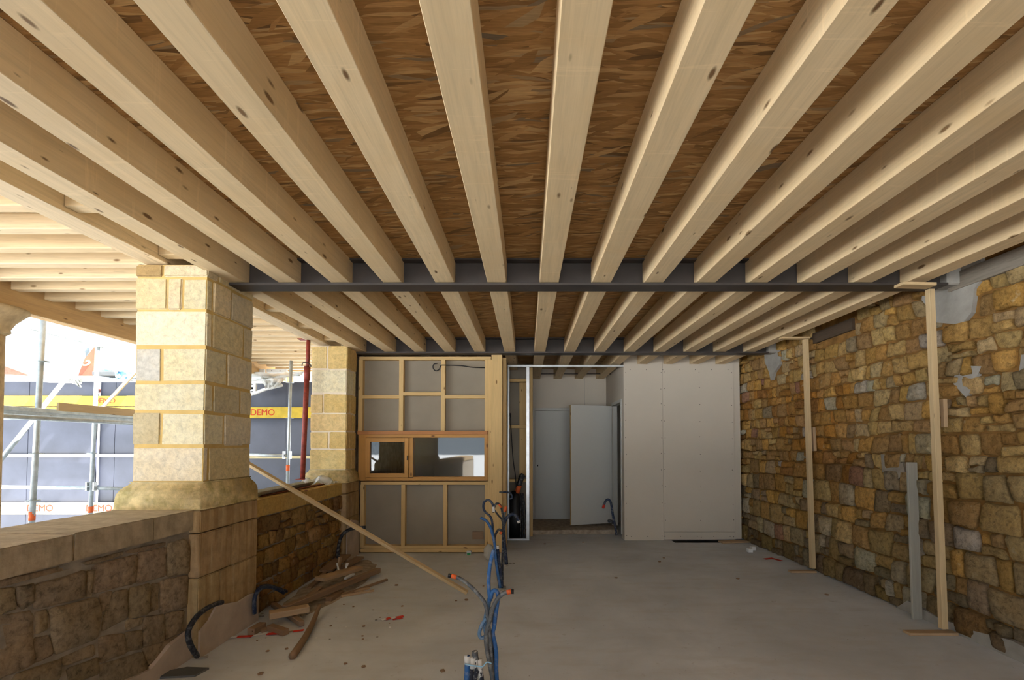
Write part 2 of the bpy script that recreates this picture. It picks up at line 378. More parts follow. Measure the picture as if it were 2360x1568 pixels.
# ------------------------------------------------------------------ the setting
XL, XR = -2.27, 3.335; RF = -4.4       # RF: front edge of the roof
JB = CH+1.237                     # underside of the joists
OSBZ = 2.872
Y1, Y2, YP, YB = 3.47, 6.04, 6.95, 8.5
fl = box('floor', (-2.9, -7.5, -.12), (3.9, 9.2, 0), M['floor'], bev=0); tag(fl, kind='structure')
gr = box('ground', (-60, -60, -.3), (60, 60, -.13), M['ground'], bev=0); tag(gr, kind='structure')
ceil = empty('ceiling', (0, 0, OSBZ)); tag(ceil, kind='structure')
yy = RF; k = 0
while yy < YB:                      # boards of the deck, long side across the joists
    xs = [-2.36, .23 if k % 2 else -1.0, 2.1 if k % 2 else 1.5, 3.9]
    for i in range(3):
        box('osb_panel', (xs[i]+.0015, yy+.0015, OSBZ), (xs[i+1]-.0015, min(yy+.9, YB+.3)-.0015, OSBZ+.02+.0), M['osb'], ceil, .001)
    yy += .9; k += 1
box('roof_slab', (-2.4, RF, OSBZ+.022), (3.9, 9.0, OSBZ+.2), M['void'], ceil, 0)
# right stone wall
wr = box('wall_right', (XR, RF, 0), (XR+.5, 9.0, OSBZ+.02), M['mortar'], bev=0); tag(wr, kind='structure')
w2 = box('wall_front_sunshade', (XR, -7.5, 0), (XR+.5, RF, 5), M['mortar'], bev=0); tag(w2, kind='structure')  # unseen stretch, made tall to keep sun off the floor behind the camera
polys = rows(2.35, 7.5, 0, 2.83, lambda v: .2 if v < .9 else .16 if v < 1.7 else .135, 5, (.6, 1.45), .24)
excl = [(2.0, 3.56, 2.63, 2.9), (4.55, 5.32, 2.59, 2.8), (3.32, 3.66, 2.33, 2.9), (5.95, 6.28, 2.3, 2.9)]
def inex(c): return any(a < c.x < b and lo < c.y < hi for a, b, lo, hi in excl)
polys = [P for P in polys if not inex(sum(P, Vector((0, 0)))/len(P))]
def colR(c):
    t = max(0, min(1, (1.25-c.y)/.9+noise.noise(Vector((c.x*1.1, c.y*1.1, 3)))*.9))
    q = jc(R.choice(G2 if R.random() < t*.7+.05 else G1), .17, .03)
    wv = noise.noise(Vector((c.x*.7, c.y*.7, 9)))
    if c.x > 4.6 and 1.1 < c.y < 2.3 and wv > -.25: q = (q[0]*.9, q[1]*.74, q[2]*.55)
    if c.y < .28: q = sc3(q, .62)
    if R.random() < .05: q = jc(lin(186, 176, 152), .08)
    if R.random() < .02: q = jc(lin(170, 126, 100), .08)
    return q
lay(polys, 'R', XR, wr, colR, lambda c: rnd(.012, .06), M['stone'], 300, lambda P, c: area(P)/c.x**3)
def wallpatch(name, pts, mat, th, parent=wr):
    P = [Vector((XR, y, z)) for y, z in pts]
    return slab(name, P, (-th, 0, 0), mat, parent)
wallpatch('cement_patch', [(3.28, 2.83), (3.75, 2.83), (3.78, 2.66), (3.70, 2.55), (3.66, 2.44), (3.55, 2.40), (3.44, 2.36), (3.36, 2.43), (3.33, 2.6), (3.27, 2.66)], M['cement'], .034)
box('cement_pad', (3.2, 3.43, 2.67), (XR, 3.58, OSBZ-.002), M['cement'], wr, .01); box('cement_pad', (3.2, 6.0, 2.67), (XR, 6.15, OSBZ-.002), M['cement'], wr, .01)
wallpatch('cement_patch', [(5.9, 2.83), (6.32, 2.83), (6.3, 2.6), (6.2, 2.45), (6.14, 2.28), (6.06, 2.42), (5.93, 2.5), (5.9, 2.66)], M['cement'], .034)
wallpatch('cement_patch', [(3.30, 2.02), (3.5, 2.06), (3.52, 1.92), (3.42, 1.8), (3.36, 1.9)], M['cement'], .03)
wallpatch('cement_patch', [(2.5, 2.02), (3.03, 2.05), (3.05, 1.94), (2.95, 1.86), (2.6, 1.84)], M['cement'], .03)
wallpatch('cement_patch', [(4.25, 1.36), (4.02, 1.35), (3.98, 1.2), (4.08, 1.13), (4.24, 1.2)], M['mortarg'], .04)
bar('embedded_lintel', (XR+.02, 2.0, 2.71), (XR+.02, 3.53, 2.705), .13, .13, M['oldwood'], wr)
bar('embedded_lintel', (XR+.02, 4.6, 2.68), (XR+.02, 5.28, 2.675), .11, .12, M['darkold'], wr)
fil = [(2.3+.28*i, rnd(.03, .1) if i % 3 else rnd(.1, .16)) for i in range(7)]
slab('mortar_fillet', [Vector((XR, 2.2, 0))]+[Vector((XR, y, z)) for y, z in fil]+[Vector((XR, 4.1, 0))], (-.05, 0, 0), M['cement'], wr)

# left parapet wall, front bay traced from its stones
wl = box('wall_left', (-2.83, -7.5, 0), (XL-.045, 5.9, .86), M['mortarg'], bev=0); tag(wl, kind='structure')
XP = XL-.045
def tr(pts, s=3.35, oy=1100): return [(lambda q: Vector((q.y, q.z)))(AT(x/s, oy+y/s, X=XP+.02)) for x, y in pts]
tp = [[(0, 870), (140, 850), (150, 1020), (0, 1080)], [(155, 850), (290, 820), (290, 960), (200, 1025), (150, 950)],
 [(300, 830), (675, 720), (670, 930), (400, 1000), (300, 1015)], [(685, 740), (740, 720), (725, 920), (690, 920)],
 [(745, 680), (1075, 600), (1060, 820), (740, 900)], [(1085, 590), (1305, 540), (1300, 760), (1070, 820)],
 [(1315, 520), (1440, 480), (1470, 560), (1470, 740), (1310, 770)], [(0, 1090), (280, 1040), (290, 1430), (160, 1500), (0, 1568)],
 [(295, 1050), (390, 1020), (385, 1180), (300, 1215)], [(295, 1240), (400, 1220), (430, 1370), (280, 1440)],
 [(415, 1020), (760, 930), (800, 1060), (780, 1240), (440, 1370)], [(790, 910), (890, 880), (880, 1000), (800, 1050)],
 [(900, 890), (1005, 870), (1000, 1090), (810, 1190), (830, 1060)], [(1020, 860), (1180, 820), (1170, 1050), (1015, 1090)],
 [(1190, 830), (1250, 820), (1240, 1020), (1180, 1040)], [(1260, 800), (1465, 760), (1460, 1000), (1260, 1060)],
 [(1000, 1100), (1130, 1080), (1110, 1140), (1000, 1190)], [(1140, 1080), (1290, 1060), (1280, 1270), (1120, 1310)],
 [(1295, 1060), (1440, 1030), (1420, 1200), (1295, 1250)], [(990, 1200), (1120, 1180), (1110, 1330), (1000, 1350)],
 [(790, 1240), (980, 1210), (1000, 1360), (800, 1440)], [(160, 1520), (480, 1410), (490, 1480), (470, 1568), (100, 1600)],
 [(490, 1400), (740, 1290), (750, 1380), (530, 1460)], [(540, 1480), (780, 1390), (790, 1520), (560, 1600)],
 [(800, 1450), (1110, 1350), (1150, 1480), (1100, 1600), (800, 1620)], [(1120, 1320), (1400, 1220), (1370, 1300), (1160, 1460)],
 [(0, 800), (330, 730), (640, 655), (640, 690), (330, 770), (0, 855)], [(660, 660), (960, 580), (960, 600), (700, 680)], [(1000, 570), (1290, 505), (1290, 530), (1010, 590)]]
PB = lin(176, 156, 128)
def grow(P): c = sum(P, Vector((0, 0)))/len(P); return [c+(p-c)*1.07 for p in P]
lay([grow(tr(p)) for p in tp], 'L', XP, wl, lambda c: jc(PB, .14, .03), lambda c: rnd(.006, .018), M['stone'])
low = rows(1.3, 3.05, 0, .26, lambda v: .13, 11)
lay([P for P in low if (sum(P, Vector((0, 0)))/len(P)).x < 2.35 and not any(False for _ in ())], 'L', XP, wl, lambda c: jc(PB, .14, .05), lambda c: rnd(.015, .03), M['stone'])
for a, b in ((1.27, 1.75), (1.75, 2.31), (2.31, 2.80), (2.80, 3.14)):
    ashlar('coping_slab', (-2.84, a+.0005, .862), (XL-.015, b-.0005, 1.0+rnd(-.002, .002)), jc(lin(182, 166, 142), .06, .02), wl, .005, 'coping')
for a, b in ((-7.0, -4.4), (-4.3, -1.9), (-1.2, .66)):
    ashlar('coping_slab', (-2.84, a, .862), (XL-.015, b, 1.0), lin(170, 150, 122), wl, .01)
# bay behind the near pillar
sp = [3.79, 4.25, 4.72, 5.22, 5.72]
for a, b in zip(sp, sp[1:]):
    ashlar('coping_slab', (-2.82, a+.002, .828), (XL-.02, b-.002, .975), jc(lin(206, 172, 104), .04, .02), wl, .006)
lay(rows(3.8, 5.7, 0, .822, lambda v: .125, 21, (.7, 1.9), .25), 'L', XP, wl, lambda c: jc(R.choice([lin(168, 130, 78), lin(176, 142, 92), lin(150, 118, 76)]), .14, .06), lambda c: rnd(.012, .04), M['stone'])

# ------------------------------------------------------------------ stone pillars
def pillar(y0, y1, x0, x1, courses, label, base_top, base_z, simple=False, warm=CREAM, joint='mortary'):
    p = empty('stone_pillar', ((x0+x1)/2, (y0+y1)/2, 0)); tag(p, label, 'pillar', 'stone pillars of the arcade')
    box('mortar_core', (x0+.006, y0+.006, base_z), (x1-.006, y1-.006, courses[0][0]-.004), M[joint], p, 0)
    g = .006
    for (zt, zb, fx, sy, cols) in courses:
        ys = [y0]+sy+[y1]
        for i in range(len(ys)-1):
            xs = [x0]+(fx if i == 0 else [])+[x1]
            for j in range(len(xs)-1):
                c = cols[(i+j) % len(cols)] if cols else R.choice(warm)
                d = rnd(-.002, .005)
                ashlar('stone_block', (xs[j]+(g if j else -d), ys[i]+(g if i else -d), zb+g), (xs[j+1]-(g if j < len(xs)-2 else -d), ys[i+1]-(g if i < len(ys)-2 else -d), zt-g), jc(c, .06, .03), p)
    # moulded base: swelling profile, then the pedestal to the floor
    e = .065; prof = [(base_top, 0), (base_top-.02, .012), (base_top-.045, .04), (base_top-.075, .058), (base_top-.11, e), (base_z, e)]
    V = []; Fc = []
    for z, o in prof:
        V += [(x0-o, y0-o, z), (x1+o*.5, y0-o, z), (x1+o*.5, y1+o, z), (x0-o, y1+o, z)]
    for i in range(len(prof)-1):
        for k in range(4): Fc.append((i*4+k, (i+1)*4+k, (i+1)*4+(k+1) % 4, i*4+(k+1) % 4))
    Fc += [(3, 2, 1, 0)][::-1]; n = len(prof)-1; Fc += [(n*4, n*4+1, n*4+2, n*4+3)]
    bm = bmesh.new(); me = mesh(V, Fc); bm.from_mesh(me); bmesh.ops.bevel(bm, geom=[q for q in bm.edges], offset=.008, segments=2, affect='EDGES'); me = bmesh_done(bm, True)
    setcol(me, lin(216, 194, 142)); link('moulded_base', me, M['mossy'], p)
    px1 = x1+e*.5
    for (a, b, spl) in ((base_z, .843, []), (.843, .535, [.5]), (.535, 0, [.32])):
        ys = [y0-e]+[y0-e+(y1-y0+2*e)*q for q in spl]+[y1+e]
        for i in range(len(ys)-1):
            ashlar('pedestal_block', (x0-e, ys[i]+(.002 if i else 0), b+.003), (px1, ys[i+1]-.002, a-.003), jc(lin(182, 156, 114), .06, .03), p, .006, 'pedestal')
    return p
# mossy golden stone of the bases
s = NT('mossy_stone', .9, .15); v = s.coord(world=True); a = s.n('ShaderNodeVertexColor', layer_name='Col'); g = s.noise(v, 18, 8, .65)
base = s.mix(1., a.outputs[0], s.ramp(g, [(.3, .62), (.6, 1.05), (.75, 1.2)]), 'MULTIPLY')
base = s.mix(s.ramp(s.noise(v, 7, 4, .6), [(.5, 0), (.66, .6)]), base, lin(122, 116, 50)); base = s.mix(s.ramp(s.noise(v, 5.2, 4, .6), [(.56, 0), (.68, .5)]), base, lin(190, 178, 150))
s.col(base).bump(s.noise(v, 25, 8, .7), .6, .012); M['mossy'] = s.m
def pz(y, Y): return AT(500, y, Y=Y).z
def sX(x, Y): return AT(x, 800, Y=Y).x
def sY(x): return AT(x, 850, X=XL).y
PA, PBk = 3.2, 3.74; px0 = sX(311, PA); C = CREAM
ly = [598, 640, 716, 800, 882, 950, 1029, 1114]; zs = [2.732]+[pz(y, PA) for y in ly[1:]]
PIL1 = [(zs[0], zs[1], [sX(372, PA)], [sY(500)], [lin(182, 152, 110), C[1]]), (zs[1], zs[2], [sX(383, PA), sX(418, PA)], [sY(488), sY(530)], [C[4], C[1], C[2]]),
 (zs[2], zs[3], [], [sY(488), sY(560)], [C[3], C[1], C[2]]), (zs[3], zs[4], [sX(374, PA)], [sY(524)], [lin(214, 210, 196), C[0], C[2]]),
 (zs[4], zs[5], [], [sY(493), sY(555)], [C[0], C[2], C[1]]), (zs[5], zs[6], [sX(375, PA)], [sY(519)], [lin(206, 192, 158), C[0], lin(196, 184, 156)]),
 (zs[6], zs[7], [], [sY(485)], [C[0], C[4]])]
pil1 = pillar(PA, PBk, px0, XL, PIL1, 'large pale cream stone pillar nearest the camera on the left parapet', zs[7]+.01, 1.0)
PC, PD = 5.71, 6.02; qx0 = sX(718, PC)
ly = [788, 800, 851, 907, 953, 995, 1036, 1085]; zq = [2.7]+[pz(y, PC) for y in ly[1:]]
S2 = lambda t: PC+(6.0-PC)*t
PIL2 = [(zq[0], zq[2], [sX(755, PC)], [S2(.4)], GOLD), (zq[2], zq[3], [], [S2(.7)], CREAM), (zq[3], zq[4], [sX(747, PC)], [S2(.4)], GOLD+[CREAM[0]]),
 (zq[4], zq[5], [], [S2(.65)], GOLD), (zq[5], zq[6], [sX(760, PC)], [S2(.35)], GOLD), (zq[6], zq[7], [], [S2(.6)], GOLD)]
pil2 = pillar(PC, PD, qx0, XL+.0, PIL2, 'golden stone pillar behind the red prop at the stud partition', zq[7]+.01, .975, joint='mortarw')
for q, (a, b) in enumerate(((.68, 1.22),)):
    pillar(a, b, px0, XL, [(2.73, 2.3, [], [(a+b)/2], CREAM), (2.3, 1.9, [], [], CREAM), (1.9, 1.5, [], [(a+b)/2], CREAM), (1.5, 1.19, [], [], CREAM)], ['cream stone pillar just behind and left of the camera', 'cream stone pillar farthest behind the camera'][q], 1.2, 1.0)
# render coat at the foot of the near pillar
xp = XL+.035
slab('plaster_coat', [Vector((xp, y, z)) for y, z in ((3.135, 0), (3.135, .18), (3.22, .22), (3.30, .30), (3.42, .27), (3.55, .24), (3.70, .25), (3.805, .23), (3.805, 0))], (.016, 0, 0), M['plaster'], pil1)
slab('mortar_fillet', [Vector((XP+.01, 1.6, 0)), Vector((XP+.01, 1.6, .05)), Vector((XP+.01, 2.3, .06)), Vector((XP+.01, 2.6, .11)), Vector((XP+.01, 2.8, .09)), Vector((XP+.01, 2.95, .17)), Vector((XP+.01, 3.14, .2)), Vector((XP+.01, 3.14, 0))], (.03, 0, 0), M['plaster'], wl)
slab('plaster_coat', [Vector((xp, y, z)) for y, z in ((5.66, 0), (5.66, .42), (5.8, .5), (6.0, .46), (6.08, .4), (6.08, 0))], (.012, 0, 0), M['plaster'], pil2)

# ------------------------------------------------------------------ steel beams and timber joists
def hbeam(y, label):
    b = empty('steel_beam', (.5, y, JB)); tag(b, label, 'beam', 'dark steel beams under the deck')
    x0, x1 = -2.42, 3.2
    if y > 5: x0 = -2.3
    box('bottom_flange', (x0, y-.075, JB-.022), (x1, y+.075, JB-.002), M['steel'], b, .002)
    box('web', (x0, y-.006, JB-.002), (x1, y+.006, OSBZ-.016), M['steel'], b, 0)
    box('top_flange', (x0, y-.075, OSBZ-.016), (x1, y+.075, OSBZ-.001), M['steel'], b, .002)
hbeam(Y1+.03, 'dark steel beam running from the near stone pillar to the stone wall'); hbeam(Y2+.03, 'dark steel beam over the timber stud partition at the back')
K0, SPC, JW = -.230, .398, .145
ORD = ['first', 'second', 'third', 'fourth', 'fifth', 'sixth', 'seventh', 'eighth', 'ninth', 'tenth', 'eleventh', 'twelfth', 'thirteenth', 'fourteenth']
ORD2 = ORD+['fifteenth', 'sixteenth', 'seventeenth', 'eighteenth', 'nineteenth', 'twentieth', 'twenty-first', 'twenty-second', 'twenty-third', 'twenty-fourth']
def joist(k, y0, y1, bay, group):
    x = K0+k*SPC
    o = bar('timber_joist', (x, y0, (JB+OSBZ)/2), (x, y1, (JB+OSBZ)/2), JW, OSBZ-JB-.002, M['joist'], bev=.0025)
    tag(o, f'pale timber joist, {ORD[k+5]} from the left, {bay}', 'joist', group)
for k in range(-5, 9): joist(k, .9, Y1+.02, 'in the front bay overhead', 'joists of the front bay')
for k in range(-5, 9): joist(k, Y1+.04, Y2+.02, 'in the middle bay between steel beams', 'joists of the middle bay')
for k in range(-5, 9):
    joist(k, Y2+.04, YB if k < 5 else YP-.006, 'in the rear bay behind the far steel beam', 'joists of the rear bay')

# ------------------------------------------------------------------ arcade on the left: plates, rough joists, outer beam, column
o = bar('wall_plate', (-2.635, -1.5, 2.733+.057), (-2.635, 5.72+.5, 2.733+.057), .165, .112, M['rough']); tag(o, 'rough sawn wall plate beam resting on the stone pillars', 'beam')
for i in range(11):
    y = .55+.64*i
    if y > 6: break
    o = box('spacer_block', (-2.548, y, 2.762), (K0-5*SPC-JW/2-.004, y+.078, 2.845), M['joist']); tag(o, f'short pale timber spacer block between wall plate and edge joist, {ORD[i]} from the near end', 'block', 'spacer blocks beside the wall plate')
for i in range(24):
    y = 2.05+.287*i
    o = bar('rough_joist', (-2.56, y+.04, CH+1.452), (-4.645, y+.04+rnd(-.01, .01), CH+1.452), .084, .105, M['rough'], bev=.006)
    tag(o, f'rough sawn arcade rafter over the outer beam, {ORD2[i]} from the near end', 'rafter', 'rough rafters over the arcade')
o = box('arcade_deck', (-5.0, RF, CH+1.506), (-2.405, 8.88, CH+1.54), M['rough']); tag(o, 'pale boarded deck over the arcade rafters', 'deck')
ob = bar('outer_beam', (-4.69, RF, 2.819), (-4.80, 9.2, 2.819), .13, .262, M['roughc'], bev=.006); tag(ob, 'warm brown outer arcade beam under the rough rafters', 'beam')
cl = empty('stone_column', (-4.86, 4.02, 0)); tag(cl, 'round stone column with a carved capital at the left picture edge', 'column')
setM = Matrix.Translation((-4.86, 4.02, 0))
s_ = plain('column_stone', lin(190, 166, 128), .9, .1, 0, .3, 12, .6, True)
lathe('shaft', [(.2, 0), (.2, .2), (.16, .26), (.15, 2.44)], 20, s_, cl, setM)
lathe('capital', [(.15, 2.44), (.185, 2.47), (.18, 2.5), (.21, 2.56), (.27, 2.63), (.30, 2.66), (.30, 2.684)], 20, s_, cl, setM)

# ------------------------------------------------------------------ timber stud partition with its window
YS = 6.13
def W(x, y, Y=YS): return AT(800+x/3.0156, 780+y/3.0156, Y=Y)
wb = empty('wall_back', (-1.3, YS, 0)); tag(wb, kind='structure')
def member(name, x0, y0, x1, y1, mat, parent=wb, dy=0, th=.09):
    a, b = W(x0, y0), W(x1, y1); yf = YS+dy; cx, cz = (a.x+b.x)/2, (a.z+b.z)/2; sx, sz = abs(b.x-a.x), abs(a.z-b.z)
    yc = yf+th/2
    if sx >= sz: return bar(name, (min(a.x, b.x), yc, cz), (max(a.x, b.x), yc, cz), th, sz, mat, parent)
    return bar(name, (cx, yc, min(a.z, b.z)), (cx, yc, max(a.z, b.z)), th, sx, mat, parent, up=(1, 0, 0))
def pan(x0, y0, x1, y1):
    a, b = W(x0, y0, YS), W(x1, y1, YS); box('infill_panel', (a.x, YS+.075, b.z), (b.x, YS+.09, a.z), M['panel'], wb, 0)
for x0, x1 in ((100, 376), (376, 665), (665, 968)): pan(x0, 140, x1, 645)
for x0, x1 in ((104, 387), (387, 680), (680, 968)): pan(x0, 1010, x1, 1460)
member('rail', 85, 128, 1000, 150, M['stud'])
member('stud', 80, 150, 105, 645, M['stud']); member('stud', 362, 150, 388, 645, M['stud']); member('stud', 653, 150, 678, 645, M['stud']); member('stud', 957, 150, 980, 645, M['stud'])
member('nogging', 105, 395, 362, 419, M['stud']); member('nogging', 388, 374, 653, 398, M['stud']); member('nogging', 678, 394, 957, 418, M['stud'])
member('rail', 95, 996, 980, 1019, M['stud'])
member('stud', 92, 1019, 114, 1462, M['stud']); member('stud', 376, 1019, 401, 1442, M['stud']); member('stud', 668, 1019, 692, 1442, M['stud']); member('stud', 957, 1019, 980, 1442, M['stud'])
member('rail', 114, 1442, 980, 1464, M['stud']); member('rail', 92, 1465, 1003, 1489, M['stud'])
member('stud', 981, 150, 1003, 1465, M['stud'], dy=-.006); member('stud', 1004, 112, 1026, 1488, M['stud'], dy=-.012, th=.12); member('stud', 1027, 112, 1075, 1488, M['stud'], dy=-.012, th=.12)
member('offcut_block', 867, 1350, 943, 1403, M['debris'], dy=.05, th=.03)
member('rail', 60, 1489, 1003, 1497, M['darkold'], dy=.03, th=.06)
# end return of the stud wall
for y in (6.26, 6.48, 6.72): bar('end_stud', (-.335, y+.03, 0), (-.335, y+.03, JB-.03), .09, .045, M['stud'] if y < 6.6 else M['darkold'], wb, up=(0, 1, 0))
# window unit
wi = empty('window_1', W(530, 830)); tag(wi, kind='structure')
member('window_head', 78, 645, 978, 669, M['sillw'], wi, dy=-.035, th=.12)
for a in ((83, 669, 132, 990), (955, 669, 978, 990), (434, 692, 459, 966)): member('window_jamb', *a, M['orange'], wi, dy=-.02, th=.1)
member('window_rail', 132, 669, 955, 691, M['orange'], wi, dy=-.02, th=.1); member('window_rail', 132, 970, 955, 990, M['orange'], wi, dy=-.02, th=.1); member('window_rail', 459, 962, 955, 972, M['orange'], wi, dy=-.015, th=.08)
sash = empty('sash', W(280, 830)); sash.parent = wi; sash.matrix_basis = Matrix.Translation(W(280, 830)-wi.location); PARW[sash] = Matrix.Translation(W(280, 830))
for a in ((134, 693, 161, 968), (404, 693, 430, 968), (161, 693, 404, 722), (161, 938, 404, 968)): member('sash_rail', *a, M['orange'], sash, dy=-.035, th=.06)
a, b = W(161, 722), W(404, 938); box('pane', (a.x-.01, YS, b.z-.01), (b.x+.01, YS+.006, a.z+.01), M['glass'], sash, 0)
a, b = W(459, 691), W(955, 966); box('pane', (a.x-.005, YS+.01, b.z-.005), (b.x+.005, YS+.016, a.z+.005), M['glass'], wi, 0)
h = W(424, 830); bar('window_handle', h+Vector((0, -.045, -.03)), h+Vector((.006, -.06, .03)), .014, .014, M['steel'], sash)
# dark room behind: side wall and back wall
o = box('wall_back_left', (-2.5, 6.1, 0), (-2.32, 8.8, OSBZ), M['mortarg'], bev=0); tag(o, kind='structure')
# black cable on the panel
o = tube('cable', [AT(1117, 848, Y=YS+.06), AT(1090, 847, Y=YS-.004), AT(1060, 843, Y=YS-.005), AT(1026, 842, Y=YS-.008), AT(1016, 843, Y=YS-.01), AT(1012, 852, Y=YS-.01), AT(1004, 855, Y=YS+.03), AT(998, 848, Y=YS+.03), AT(1000, 840, Y=YS+.03), AT(1008, 838, Y=YS+.03)], .007, M['black'], None, 8); tag(o, 'black cable looped around a stud at the top of the partition', 'cable')

# ------------------------------------------------------------------ plasterboard partition, recess, doors
def Q(x, y, Y=YP): return AT(x, y, Y=Y)
xa, xm, xb = Q(1438, 1000).x, Q(1528, 1000).x, Q(1692, 1000).x
wp = empty('wall_partition', (2.3, YP, 0)); tag(wp, kind='structure')
box('plasterboard', (xa, YP, 0), (xm-.0015, YP+.0125, OSBZ-.004), M['pboard'], wp, .001)
box('plasterboard', (xm+.0015, YP, .13), (xb, YP+.0125, OSBZ-.004), M['pboard'], wp, .001)
box('plasterboard', (xm+.0015, YP, .012), (xb, YP+.0125, .127), M['pboard'], wp, .001)
box('partition_core', (xa+.0125, YP+.014, .02), (xb+.1, YP+.08, OSBZ-.004), M['pboard'], wp, 0)
bm = bmesh.new()
def screw(x, z):
    r = bmesh.ops.create_cone(bm, cap_ends=True, segments=6, radius1=.006, radius2=.006, depth=.002); 
    for v in r['verts']: v.co = Vector((x, YP-.001, z))+Vector((v.co.x, v.co.z, v.co.y))
for x in (xa+.03, xm-.025, xm+.025, (xm+xb)/2+.02, xb-.03):
    for i in range(11): screw(x+rnd(-.006, .006), .06+.25*i+rnd(-.02, .02))
for z in (.06, 2.6):
    for i in range(7): screw(xa+.1+i*.25, z)
tag(link('screw_heads', bmesh_done(bm), M['steel'], wp), kind='stuff')
# return wall with door opening
XRt = xa; dy0, dy1, dh = 7.16, 7.9, 2.12
box('plasterboard', (XRt, YP+.014, 0), (XRt+.0125, dy0, OSBZ-.004), M['pboard'], wp, 0)
box('plasterboard', (XRt, dy0, dh), (XRt+.0125, dy1, OSBZ-.004), M['pboard'], wp, 0)
box('plasterboard', (XRt, dy1, 0), (XRt+.0125, YB, OSBZ-.004), M['pboard'], wp, 0)
wf = box('wall_far', (-2.5, YB, 0), (3.9, YB+.1, OSBZ), M['pboard'], bev=0); tag(wf, kind='structure')
sx = AT(1347, 930, Y=YB).x; box('board_joint', (sx-.004, YB-.003, 2.1), (sx+.004, YB, 2.7), M['cement'], wf, 0)
d1 = empty('door_1', (XRt, dy1, 0)); tag(d1, kind='structure')
box('door_jamb', (XRt-.012, dy0-.05, .06), (XRt+.09, dy0, dh+.05), M['doorp'], d1); box('door_jamb', (XRt-.012, dy1, .06), (XRt+.09, dy1+.05, dh+.05), M['doorp'], d1); box('door_head', (XRt-.012, dy0, dh), (XRt+.09, dy1, dh+.05), M['doorp'], d1)
hz0, hz1 = AT(1412, 1206, Y=7.86).z, AT(1412, 936, Y=7.86).z
fA = Vector((AT(1315, 1000, Y=7.66).x, 7.66, 0)); fB = Vector((XRt-.02, 7.88, 0)); mid = (fA+fB)/2
dl = bar('door_leaf', fA+Vector((0, 0, (hz0+hz1)/2)), fB+Vector((0, 0, (hz0+hz1)/2)), .04, hz1-hz0, M['doorp'], d1)
nn = (fB-fA).normalized(); nv = Vector((nn.y, -nn.x, 0))
for dz in (0, -.075): bar('keyhole', fA+nn*.05+nv*.0205+Vector((0, 0, 1.07+dz)), fA+nn*.05+nv*.0205+Vector((0, 0, 1.09+dz)), .004, .014, M['void'], dl)
bar('edge_lipping', fA-nn*.003+Vector((0, 0, hz0)), fA-nn*.003+Vector((0, 0, hz1)), .04, .006, M['stud'], dl, up=nn)
d2 = empty('door_2', (.5, YB, 0)); tag(d2, kind='structure')
bx0, bx1, bt, bb = AT(1226, 1000, Y=YB).x, AT(1226, 1000, Y=YB).x+.86, AT(1300, 941, Y=YB).z, AT(1300, 1197, Y=YB).z
box('door_jamb', (bx0, YB-.04, bb), (bx0+.05, YB, bt), M['doorp'], d2); box('door_jamb', (bx1-.05, YB-.04, bb), (bx1, YB, bt), M['doorp'], d2); box('door_head', (bx0+.05, YB-.04, bt-.05), (bx1-.05, YB, bt), M['doorp'], d2)
dl2 = box('door_leaf', (bx0+.053, YB-.03, bb+.008), (bx1-.053, YB-.001, bt-.053), M['doorp'], d2)
box('keyhole', (bx0+.1, YB-.032, 1.05), (bx0+.115, YB-.0295, 1.08), M['void'], dl2, 0)
# raised screed step in the recess
st = slab('trim_1', [Vector(p) for p in ((-.3, 7.42, 0), (.3, 7.4, 0), (.75, 7.44, 0), (1.15, 7.42, 0), (XRt, 7.47, 0), (XRt, YB, 0), (-.3, YB, 0))], (0, 0, .068), M['dirt']); tag(st, kind='structure')
# galvanised framing
zt = Q(1300, 846).z
gf = empty('metal_stud_frame', (-.2, YP, 0)); tag(gf, 'galvanised metal stud frame standing open beside the timber post', 'frame')
x1, x2, x3, x4 = Q(1168, 1000).x, Q(1174, 1000).x, Q(1213, 1000).x, Q(1220, 1000).x
box('metal_stud', (x1, YP-.0, .0), (x2, YP+.048, zt), M['galv'], gf, .002); box('metal_stud', (x3, YP, .0), (x4, YP+.048, zt), M['galv'], gf, .002)
box('floor_track', (x1, YP-.004, 0), (x4, YP+.05, .03), M['galv'], gf, .002); box('head_track', (x1, YP-.004, zt), (xa, YP+.05, zt+.03), M['galv'], gf, .002)
# studs and board seen through the frame
sw = empty('wall_recess', (-.2, 7.5, 0)); tag(sw, kind='structure')
bar('stud', (x4+.03, 7.3, 0), (x4+.03, 7.3, JB), .1, .05, M['stud'], sw, up=(1, 0, 0)); bar('stud', (x4-.1, 7.44, .95), (x4-.1, 7.44, JB-.15), .05, .12, M['stud'], sw, up=(1, 0, 0))
for py in (984, 1108): z = AT(1195, py, Y=7.3).z; bar('nogging', (-.4, 7.3, z), (x4+.005, 7.3, z), .08, .05, M['stud'], sw)
bar('nogging', (-.4, 7.3, JB-.2), (x4+.005, 7.3, JB-.2), .08, .05, M['stud'], sw)
box('plasterboard', (-.6, 7.5, 0), (x4+.06, 7.52, JB+.1), M['panel'], sw, 0)
o = tube('cable', [Vector((-.27, 7.2, 1.95)), Vector((-.25, 7.2, 1.6)), Vector((-.22, 7.2, 1.2)), Vector((-.18, 7.2, .9)), Vector((-.17, 7.2, .55))], .008, M['black']); tag(o, 'thin black cable hanging behind the metal stud frame', 'cable')
o = tube('threaded_rod', [AT(1224, 862, Y=8.0), AT(1422, 862, Y=8.0)], .008, M['steel'], None, 6, 1); tag(o, 'thin dark rod across the top of the door recess under the joists', 'rod')
